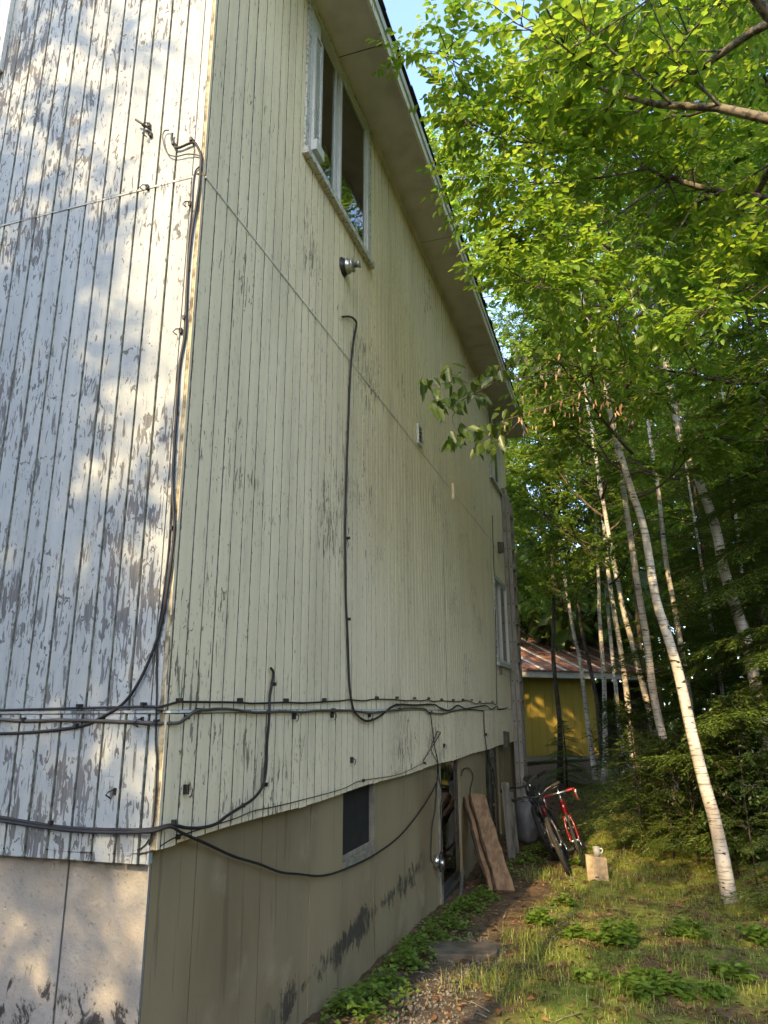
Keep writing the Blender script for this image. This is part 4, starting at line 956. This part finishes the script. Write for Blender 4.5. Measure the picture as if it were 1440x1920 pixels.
# ------------------------------------------------------------------ hemlocks
def hemlock_mesh(seed, h, rad, nbr, low=.06, tw=.055, sag=.25):
    r_ = np.random.default_rng(seed); C = []; D = []; N = []; L = []; wood = MB()
    for i in range(nbr):
        u = low+(1-low)*(i+r_.uniform(0, 1))/nbr; z = h*u; az = i*2.399+r_.uniform(-.4, .4)
        Lb = rad*(1-u)**.75*r_.uniform(.75, 1.15)+.12
        d = np.array([math.cos(az), math.sin(az), r_.uniform(-.25, .42)]); d = unit(d); sgb = sag*r_.uniform(.4, 1.7); sd = unit(unit(np.cross(d, (0, 0, 1)))+np.array([0, 0, r_.uniform(-.35, .35)]))
        m = max(6, int(Lb/.055)); pts = []
        for q in range(m+1):
            t = q/m; pts.append(np.array([0, 0, z])+d*Lb*t+np.array([0, 0, -sgb*Lb*t*t]))
        wood.tube([pts[0], pts[m//2], pts[-1]], [.012*(.4+Lb/rad), .007, .002], 4, cap=False)
        for q in range(1, m+1):
            t = q/m; tg = unit(pts[q]-pts[q-1])
            for sg in (-1, 1):
                ls = Lb*.42*(1-t)**.8*min(1, t*4)+.05; ls *= r_.uniform(.7, 1.2)
                sdir_ = unit(tg*.75+sd*sg*.8+np.array([0, 0, r_.uniform(-.32, .12)]))
                k2 = max(2, int(ls/.035)); tt = (np.arange(k2)+.5)/k2
                base = pts[q][None]+sdir_[None]*(ls*tt)[:, None]+np.array([0, 0, -1])[None]*(.15*ls*tt**2)[:, None]
                perp = unit(np.cross(sdir_, (0, 0, 1)))
                for s2 in (-1, 1):
                    C.append(base); D.append(sdir_[None]*.8+perp[None]*s2*.65+r_.normal(0, .12, (k2, 3))); N.append(np.array([0, 0, 1.])+r_.normal(0, .25, (k2, 3))); L.append(tw*r_.uniform(.6, 1.25, k2))
    V, F = leaf_arrays(np.concatenate(C), np.concatenate(D), np.concatenate(N), np.concatenate(L), .24)
    me = quads_mesh('hemlock_needles', V, F); me.materials.append(M_hem); wm = wood.mesh('hemlock_boughs'); wm.materials.append(M_twig); return me, wm
H1 = hemlock_mesh(31, 2.1, 1.0, 34, .1); H2 = hemlock_mesh(32, 5.2, 1.9, 60, .08, .06); H3 = hemlock_mesh(33, 9.0, 2.4, 90, .04, .075, .3)
def hemlock(x, y, var, h, s, rz, tr_, label):
    root = empty('hemlock_tree', (x, y, gz(x, y)-.04)); tag(root, label, 'tree', 'hemlocks in the wood'); 
    MB().tube([(0, 0, 0), (.02, .01, h*.5*s), (0, 0, h*s)], [tr_, tr_*.6, .006], 9).build('trunk', M_bark, root)
    for me, nm in ((var[0], 'foliage'), (var[1], 'boughs')):
        o = link(nm, me, None, root); o.scale = (s, s, s); o.rotation_euler = (0, 0, rz)
        if nm == 'foliage': o['kind'] = 'stuff'
def hem_px(px, t, var, h, s, rz, tr_, label):
    p = atT(px, 1500, t); hemlock(p[0], p[1], var, h, s, rz, tr_, label)
hem_px(1195, 9.4, H1, 2.1, .72, .3, .02, 'small bright hemlock sapling catching the sun left of the pale birch')
hem_px(1250, 9.0, H1, 2.1, .42, 1.3, .018, 'low hemlock sapling in front of the rough birch trunk')
hem_px(1455, 6.6, H1, 2.1, .55, 2.2, .022, 'young hemlock with sunlit tips at the right edge')
hem_px(1065, 16.6, H1, 2.1, .70, 4.2, .03, 'dark low hemlock bush in front of the shed deck')
hem_px(1545, 8.1, H3, 9.0, .80, .9, .11, 'big dark hemlock along the right edge')
hem_px(1375, 10.6, H2, 5.2, 1.1, 2.7, .07, 'mid-sized dark hemlock behind the largest birch')
hem_px(1475, 9.2, H2, 5.2, .9, 4.1, .06, 'dark hemlock behind the stout pale birch at the right edge')
hem_px(1400, 9.6, H1, 2.1, .9, 5.4, .02, 'small shaded hemlock right of the largest birch')
hem_px(1450, 12.5, H3, 9.0, .95, 3.3, .12, 'tall dark hemlock deep in the wood at right')
hem_px(1330, 17.0, H2, 5.2, 1.0, 1.9, .10, 'distant hemlock far behind the slender birches')

# ------------------------------------------------------------------ far wood seen as one mass
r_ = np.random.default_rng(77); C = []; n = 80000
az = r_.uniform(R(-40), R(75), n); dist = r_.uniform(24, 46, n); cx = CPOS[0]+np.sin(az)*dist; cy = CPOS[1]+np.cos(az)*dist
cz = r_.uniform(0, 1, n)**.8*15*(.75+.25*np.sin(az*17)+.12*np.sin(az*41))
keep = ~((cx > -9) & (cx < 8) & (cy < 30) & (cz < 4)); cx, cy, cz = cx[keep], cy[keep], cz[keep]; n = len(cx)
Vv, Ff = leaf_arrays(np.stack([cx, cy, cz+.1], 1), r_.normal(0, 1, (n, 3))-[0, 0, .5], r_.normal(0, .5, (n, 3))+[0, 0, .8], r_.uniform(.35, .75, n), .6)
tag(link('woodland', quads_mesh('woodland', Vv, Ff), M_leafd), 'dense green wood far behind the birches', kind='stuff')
n = 90000; az = r_.uniform(R(75), R(320), n); dist = r_.uniform(24, 38, n); cx = CPOS[0]+np.sin(az)*dist; cy = CPOS[1]+np.cos(az)*dist  # unseen leaf ring added behind the viewer, blocking low sky glow
cz = r_.uniform(0, 1, n)*11.5*(.8+.15*np.sin(az*13)+.1*np.sin(az*37))
Vv, Ff = leaf_arrays(np.stack([cx, cy, cz+.1], 1), r_.normal(0, 1, (n, 3))-[0, 0, .5], r_.normal(0, .5, (n, 3))+[0, 0, .8], r_.uniform(.4, .8, n), .6)
tag(link('woodland', quads_mesh('sky_blocker', Vv, Ff), M_leafd), 'unseen leaf ring added behind the viewer to block sky glow', kind='stuff')
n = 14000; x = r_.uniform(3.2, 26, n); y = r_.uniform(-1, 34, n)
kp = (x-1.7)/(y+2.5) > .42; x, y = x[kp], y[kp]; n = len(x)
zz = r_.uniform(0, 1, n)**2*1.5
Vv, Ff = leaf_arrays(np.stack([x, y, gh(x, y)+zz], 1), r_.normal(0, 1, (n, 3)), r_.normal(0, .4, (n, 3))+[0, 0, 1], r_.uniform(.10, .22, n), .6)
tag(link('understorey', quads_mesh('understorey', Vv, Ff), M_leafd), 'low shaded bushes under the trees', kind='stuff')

# ------------------------------------------------------------------ the limb and twigs that reach into the picture
host = nb_roots[0]; hinv = np.array(host.location)
def part_tube(name, pts, rads, mat, parent, nn=8):
    P = smooth_path(pts, 5); rr = np.interp(np.linspace(0, 1, len(P)), np.linspace(0, 1, len(rads)), rads)
    o = MB().tube(P-hinv, rr, nn).build(name, mat, parent); return o, P
T0 = 4.6
limb_px = [(1640, 420, 4.35), (1440, 372, 4.5), (1320, 353, 4.55), (1260, 333, 4.6), (1213, 317, 4.65), (1177, 277, 4.7), (1120, 243, 4.8), (1070, 203, 4.9), (1027, 150, 5.0), (967, 87, 5.1)]
trunk_pt = np.array([3.1, 1.8, atT(1640, 420, 4.35)[2]-.25])
lo, LP = part_tube('limb', [trunk_pt]+[atT(*q) for q in limb_px], [.036, .026, .023, .021, .018, .011, .008, .007, .006, .003], M_limb, host)
tag(lo, 'lichened grey limb reaching in from the right')
lo2, LP2 = part_tube('limb', [trunk_pt+(0, 0, 1.1), atT(1440, -40, 4.2), atT(1353, 0, 4.2), atT(1310, 45, 4.25), atT(1262, 80, 4.3), atT(1180, 150, 4.5)], [.02, .014, .011, .009, .007, .003], M_limb, host)
SIDE = []
for pth_ in ([(1120, 243), (1000, 195), (910, 155), (850, 115), (822, 95)], [(1177, 277), (1040, 270), (950, 262), (890, 235), (862, 222)], [(1213, 317), (1080, 340), (990, 342), (930, 332), (905, 325)], [(1260, 333), (1110, 430), (1020, 440), (960, 432), (940, 425)], [(1260, 333), (1150, 500), (1070, 540), (1000, 535), (975, 520)], [(1320, 353), (1260, 450), (1200, 540), (1150, 590)], [(1320, 353), (1350, 470), (1340, 560), (1290, 620)]):
    n_ = len(pth_); o_, P_ = part_tube('limb', [atT(x, y, 4.65-.12*i_) for i_, (x, y) in enumerate([(x+(2 if x < 1000 else 0), y) for x, y in pth_])], [.010, .007, .005, .003], M_limb, host, 6); SIDE.append((P_, 17))
cl = Cloud(); r_ = np.random.default_rng(5)
for P_, cnt in [(LP, 48), (LP2, 40)]+SIDE:
    for i in range(cnt):
        f = r_.uniform(.22, 1)*(len(P_)-1); a = int(min(f, len(P_)-2)); b = P_[a]+(P_[a+1]-P_[a])*(f-a); tg = unit(P_[a+1]-P_[a])
        d = unit(tg*.5+r_.normal(0, .8, 3)+np.array([0, 0, .15])); L = r_.uniform(.35, .8) if cnt > 35 else r_.uniform(.15, .42)
        pp = limb_path(b, d, L, r_, 0, .15, 3)
        cl.wood.tube(pp-hinv, [.005, .004, .003, .0015], 4, cap=False)
        for q in range(6):
            f2 = r_.uniform(.25, 1)*3; a2 = int(min(f2, 2)); b2 = pp[a2]+(pp[a2+1]-pp[a2])*(f2-a2)
            cl.twig(b2-hinv, unit(unit(pp[a2+1]-pp[a2])+r_.normal(0, .6, 3)*(1, 1, .5)), r_.uniform(.18, .36), 8, .074, r_, .25, wood=False)
cC, cD, cN, cL = (np.concatenate(q) for q in (cl.C, cl.D, cl.N, cl.L))
dd = np.linalg.norm(cC+hinv-CPOS, axis=1); inview = ((cC+hinv-CPOS)@CR)/((cC+hinv-CPOS)@CF) < .53
order = np.argsort(np.where(inview, dd, 99)); near = order[:290]; rest = order[290:]
for q in near:
    V, F = leaf_arrays([(0, 0, 0)], [cD[q]], [cN[q]], [cL[q]], .52); me = quads_mesh('leaf', V, F); me.materials.append(M_leaf); link('leaf', me, None, lo, tuple(cC[q]))
V, F = leaf_arrays(cC[rest], cD[rest], cN[rest], cL[rest], .52); tag(link('limb_leaves', quads_mesh('limb_leaves', V, F), M_leaf, host), kind='stuff')
cl.wood.build('limb_twigs', M_twig, host)
# twigs hanging before the wall, leaf by leaf
T1 = 4.5
tw_px = [
 ([(1300, 640), (1200, 668), (1090, 690), (1000, 705), (935, 712), (880, 716), (850, 703), (838, 697)], [(838, 697), (846, 688), (850, 712), (829, 705), (862, 705), (842, 722), (866, 728)], .004),
 ([(880, 716), (850, 716), (815, 722), (795, 722)], [(812, 718), (800, 716), (806, 735), (795, 728), (790, 720), (818, 735)], .002),
 ([(935, 712), (895, 735), (870, 748), (848, 762), (820, 756)], [(822, 755), (835, 752), (818, 768), (845, 770), (850, 748), (862, 760), (832, 772), (810, 762), (880, 742), (890, 752), (900, 748), (874, 756)], .003),
 ([(870, 748), (860, 765), (848, 782), (852, 800), (856, 808)], [(858, 808), (868, 806), (848, 818), (862, 825), (855, 826), (843, 830), (873, 812), (850, 836)], .002),
 ([(1200, 668), (1080, 740), (985, 775), (940, 790), (915, 800)], [(918, 800), (905, 803), (930, 806), (898, 808), (945, 795), (912, 815), (960, 788), (935, 780), (985, 770), (970, 762), (950, 772)], .004),
 ([(985, 775), (950, 815), (925, 828), (905, 832)], [(908, 832), (918, 838), (926, 840), (896, 842), (934, 836), (915, 848), (900, 835), (922, 826), (942, 824)], .003),
 ([(1090, 690), (1010, 672), (960, 680), (925, 688)], [(930, 690), (945, 680), (960, 676), (918, 694), (975, 672), (938, 700), (955, 700), (990, 690), (1005, 668), (1020, 690), (925, 712), (905, 708), (890, 716)], .003),
]
sp_leaf = {}
def one_leaf(parent, p, tip, ln, nrm, mat):
    V, F = leaf_arrays([(0, 0, 0)], [unit(tip)], [nrm], [ln], .43); me = quads_mesh('leaf', V, F); me.materials.append(mat)
    return link('leaf', me, None, parent, tuple(p))
conn = LP2[0]
for i, (path, lv_, rad0) in enumerate(tw_px):
    pts = [atT(x, y, T1+.25*max(0, (x-950)/300)) for x, y in path]
    if i == 0: pts = [np.array([3.1, 1.8, pts[0][2]+.05])]+pts
    o, P_ = part_tube('twig', pts, [rad0*1.6, rad0, rad0*.5], M_twig, host, 5)
    for (x, y) in lv_:
        for rep in range(2):
            c_ = atT(x+r_.uniform(-5, 5)*rep, y+r_.uniform(-6, 4)*rep-6, T1+r_.uniform(-.12, .12)); d = np.array([r_.normal(0, .55), r_.normal(0, .55), -.75+r_.normal(0, .3)])
            one_leaf(o, c_-hinv, d, r_.uniform(.085, .13), np.array([r_.normal(0, .5), -.7+r_.normal(0, .4), .6]), M_leafd)
# dry brown clusters hanging in the twigs
C = []; D = []; L = []
for (cx_, cy_, sp_, cnt) in ((1010, 715, 24, 12), (1075, 690, 22, 10), (1100, 740, 26, 14), (985, 790, 22, 12), (1150, 770, 20, 10), (1045, 770, 20, 8), (935, 800, 10, 5), (1190, 640, 14, 8)):
    for _ in range(cnt):
        C.append(atT(cx_+r_.normal(0, sp_), cy_+r_.normal(0, sp_*.8), 4.45+r_.normal(0, .12))-hinv); D.append((r_.normal(0, .25), r_.normal(0, .25), -1)); L.append(r_.uniform(.03, .06))
V, F = leaf_arrays(C, D, r_.normal(0, 1, (len(C), 3)), L, .28); tag(link('dry_clusters', quads_mesh('dry_clusters', V, F), M_brown, host), 'brown withered hanging clusters', kind='stuff')
for i in range(16):
    q0 = atT(r_.uniform(1010, 1250), r_.uniform(600, 760), 5.1); q1 = q0+np.array([r_.uniform(-.5, .3), r_.uniform(-.2, .2), r_.uniform(-.2, .25)])
    part_tube('twig', [q0, (q0+q1)/2+(0, 0, .04), q1], [.005, .003, .001], M_twig, host, 4)

# ------------------------------------------------------------------ grass, weeds, litter
def blades(n, xf, hmin, hmax, seed, w=.0035, lean_=.5):
    r_ = np.random.default_rng(seed); x, y = xf(r_, n); n = len(x)
    h = r_.uniform(hmin, hmax, n); az = r_.uniform(0, 2*math.pi, n); ln = r_.uniform(.1, lean_, n)*h
    b = np.stack([x, y, gh(x, y)-.01], 1); d = np.stack([np.cos(az), np.sin(az), 0*az], 1); s = np.stack([-np.sin(az), np.cos(az), 0*az], 1)*(w*r_.uniform(.6, 1.4, n))[:, None]
    m = b+d*(ln*.3)[:, None]+np.array([0, 0, 1])*(h*.6)[:, None]; t = b+d*ln[:, None]+np.array([0, 0, 1])*(h*r_.uniform(.75, 1, n))[:, None]
    V = np.stack([b-s, b+s, m+s*.8, m-s*.8, t+s*.1, t-s*.1], 1).reshape(-1, 3)
    F = (np.arange(n)[:, None, None]*6+np.array([(0, 1, 2, 3), (3, 2, 4, 5)])[None]).reshape(-1, 4)
    return V, F
def patch(r_, n):
    x = r_.uniform(.55, 3.6, n); y = r_.uniform(.3, 15, n)**1.0
    k_ = np.sin(x*3.1+y*1.3)+np.sin(y*2.7-x*1.9+1)+.8*np.sin(x*7+y*6)
    edge = np.where(y < 5.5, .80, np.where(y < 7.5, 1.05, .45)); kp = (k_ > r_.uniform(-2.6, .8, n)) & (x > edge+.1*np.sin(y*4))
    return x[kp], y[kp]
V1, F1 = blades(150000, patch, .012, .05, 1, .0026, 1.2)
def tuft_fn(cs):
    def f(r_, n):
        i = r_.integers(0, len(cs), n); c = np.array(cs)[i]; return c[:, 0]+r_.normal(0, 1, n)*c[:, 2], c[:, 1]+r_.normal(0, 1, n)*c[:, 2]
    return f
tf = []
for px, py, s_ in ((905, 1850, .10), (930, 1830, .12), (955, 1860, .12), (990, 1775, .07), (1010, 1790, .08), (970, 1760, .06), (1030, 1640, .07), (1015, 1650, .06), (1160, 1660, .15), (1220, 1640, .14), (1260, 1690, .15), (1110, 1690, .1), (1280, 1810, .06), (1320, 1760, .12), (1390, 1850, .12), (1200, 1600, .15), (1170, 1870, .1)):
    p = onG(px, py); tf.append((p[0], p[1], s_))
V2, F2 = blades(2200, tuft_fn([(a_, b_, c_*1.35) for a_, b_, c_ in tf]), .04, .13, 2, .0024, 1.4)
tag(link('grass', quads_mesh('grass', np.vstack([V1, V2]), np.vstack([F1, F2+len(V1)])), M_grass), 'short patchy grass with taller tufts along the path', kind='stuff')
# leafy ground cover
def cover(cs, n, ll, seed, hh):
    r_ = np.random.default_rng(seed); cs = np.array(cs); i = r_.integers(0, len(cs), n); c = cs[i]
    x = c[:, 0]+r_.normal(0, 1, n)*c[:, 2]; y = c[:, 1]+r_.normal(0, 1, n)*c[:, 2]; rr = np.hypot(x-c[:, 0], y-c[:, 1])/c[:, 2]
    kp = x > .03; x, y, rr = x[kp], y[kp], rr[kp]; n = len(x)
    z = gh(x, y)+hh*np.exp(-rr**2*.4)*r_.uniform(.15, 1.0, n)+.01
    az = r_.uniform(0, 2*math.pi, n)
    return leaf_arrays(np.stack([x, y, z], 1), np.stack([np.cos(az), np.sin(az), r_.uniform(-.4, .3, n)], 1), r_.normal(0, .3, (n, 3))+[0, 0, 1], ll*r_.uniform(.5, 1.2, n), .72)
cs = []
for px, py, s_ in ((690, 1890, .10), (650, 1905, .09), (720, 1860, .08), (780, 1790, .10), (810, 1770, .10), (840, 1740, .10), (760, 1815, .07), (870, 1710, .08), (905, 1690, .08), (940, 1640, .10), (990, 1620, .10), (1010, 1600, .1)):
    p = onG(px, py); cs.append((max(p[0], .12), p[1], s_))
Va, Fa = cover(cs, 3300, .038, 3, .13)
tag(link('ground_cover', quads_mesh('ground_cover', Va, Fa), M_weed), 'low leafy ground cover along the foot of the basement wall', kind='stuff')
def weed(px, py, spread, n, ll, hh, label, seed):
    p = onG(px, py); root = empty('leafy_weed', (p[0], p[1], gz(p[0], p[1]))); tag(root, label, 'plant', 'leafy weeds in the grass')
    r_ = np.random.default_rng(seed); C = []; D = []; N = []; L = []; st = MB()
    for i in range(n):
        a = r_.uniform(0, 2*math.pi); rr = spread*math.sqrt(r_.uniform(0, 1)); b = np.array([rr*math.cos(a), rr*math.sin(a), 0]); b[2] = gz(p[0]+b[0], p[1]+b[1])-gz(p[0], p[1])
        h = hh*r_.uniform(.5, 1.1)*(1-.5*(rr/spread)**2); tp = b+np.array([r_.normal(0, .02), r_.normal(0, .02), h]); st.tube([b, tp], [.0025, .0015], 4, cap=False)
        for lev in (.45, .75, 1.0):
            for q in range(3):
                az = r_.uniform(0, 6.28); C.append(b+(tp-b)*lev); D.append((math.cos(az), math.sin(az), r_.uniform(-.3, .35))); N.append(np.array([0, 0, 1])+r_.normal(0, .2, 3)); L.append(ll*r_.uniform(.6, 1.2)*(1.2-.3*lev))
    V, F = leaf_arrays(C, D, N, L, .66); tag(link('leaves', quads_mesh('weed_leaves', V, F), M_weed, root), kind='stuff'); tag(st.build('stems', M_weed, root), kind='stuff')
weed(1165, 1770, .17, 46, .055, .17, 'bright bushy weed clump in the sun in the middle of the lawn', 1)
weed(1215, 1860, .20, 44, .065, .10, 'low broad-leaved weed patch in the shade in front of the bushy clump', 2)
weed(1015, 1735, .10, 18, .06, .13, 'leafy weed beside the path left of the bushy clump', 3)
weed(1080, 1760, .07, 10, .06, .09, 'small weed with round leaves between path weed and bushy clump', 4)
weed(1385, 1840, .13, 16, .07, .12, 'weed in the shade near the lower right corner', 5)
weed(1105, 1840, .08, 10, .05, .08, 'yellowish small weed in the bright sun patch', 6)
weed(1120, 1600, .05, 5, .045, .17, 'thin upright seedling behind the sawn block', 7)
weed(1085, 1625, .08, 14, .05, .10, 'weed at the foot of the red bicycle wheel', 8)
weed(1060, 1700, .08, 12, .05, .10, 'weed beside the path near the leaning boards', 10)
weed(1290, 1755, .14, 22, .055, .13, 'loose weed clump between the bushy clump and the largest birch', 11)
weed(1330, 1870, .12, 16, .05, .09, 'low weed below the loose clump near the bottom edge', 12)
weed(1430, 1770, .12, 14, .07, .14, 'leafy weed at the right edge below the birch', 9)
# shrubs and saplings at the wood edge
def sapling(px, py, s, rz, label):
    p = onG(px, py); root = empty('sapling', (p[0], p[1], gz(p[0], p[1])-.02)); tag(root, label, 'sapling', 'saplings at the wood edge'); root.rotation_euler = (0, 0, rz); root.scale = (s, s, s)
    MB().tube([(0, 0, 0), (.03, 0, 1.6), (0, .02, 3.4)], [.02, .014, .004], 7).build('stem', M_bark, root)
    o = link('leaves', V_S[0], None, root); o['kind'] = 'stuff'; link('limbs', V_S[1], None, root)
sapling(1255, 1590, .36, .4, 'leafy sapling at the wood edge left of the rough birch foot')
sapling(1310, 1620, .42, 2.0, 'leafy sapling left of the largest birch foot')
sapling(1420, 1660, .5, 3.1, 'shaded sapling right of the largest birch foot')
sapling(1210, 1545, .5, 1.1, 'sapling under the bright hemlock')
sapling(1165, 1490, .5, 5.0, 'low sapling at the end of the shaded lawn')
# litter, twigs and gravel
r_ = np.random.default_rng(9); n = 9000
x = r_.uniform(.03, 4.2, n); y = r_.uniform(.4, 15, n); az = r_.uniform(0, 6.28, n)
V, F = leaf_arrays(np.stack([x, y, gh(x, y)+r_.uniform(.004, .022, n)], 1), np.stack([np.cos(az), np.sin(az), r_.normal(0, .2, n)], 1), r_.normal(0, .25, (n, 3))+[0, 0, 1], r_.uniform(.02, .06, n), .5)
tag(link('leaf_litter', quads_mesh('leaf_litter', V, F), M_litter), 'fallen brown leaves scattered on the soil', kind='stuff')
n = 1100; x = r_.normal(.48, .13, n); y = r_.uniform(1.2, 3.6, n); s_ = r_.uniform(.004, .014, n)**1.0
oc = np.array([(1, 0, 0), (0, 1, 0), (-1, 0, 0), (0, -1, 0), (0, 0, 1), (0, 0, -1)], float)
V = (np.stack([x, y, gh(x, y)+.003], 1)[:, None]+s_[:, None, None]*oc[None]*r_.uniform(.6, 1.3, (n, 6, 1))).reshape(-1, 3)
F = (np.arange(n)[:, None, None]*6+np.array([(0, 1, 4), (1, 2, 4), (2, 3, 4), (3, 0, 4), (1, 0, 5), (2, 1, 5), (3, 2, 5), (0, 3, 5)])[None]).reshape(-1, 3)
tag(link('gravel', quads_mesh('gravel', V, F), M_gravel), 'loose pale gravel on the path by the wall', kind='stuff')
mb = MB()
for i in range(140):
    x = r_.uniform(.1, 3.5); y = r_.uniform(1, 9); a = r_.uniform(0, 6.28); L = r_.uniform(.05, .3); z = gz(x, y)+.012
    mb.tube([(x, y, z), (x+math.cos(a)*L*.5, y+math.sin(a)*L*.5, gz(x+math.cos(a)*L*.5, y+math.sin(a)*L*.5)+.02), (x+math.cos(a)*L, y+math.sin(a)*L, gz(x+math.cos(a)*L, y+math.sin(a)*L)+.008)], [.004, .003, .002], 4)
tag(mb.build('fallen_twigs', M_greywood), 'thin grey twigs lying on the soil', kind='stuff')
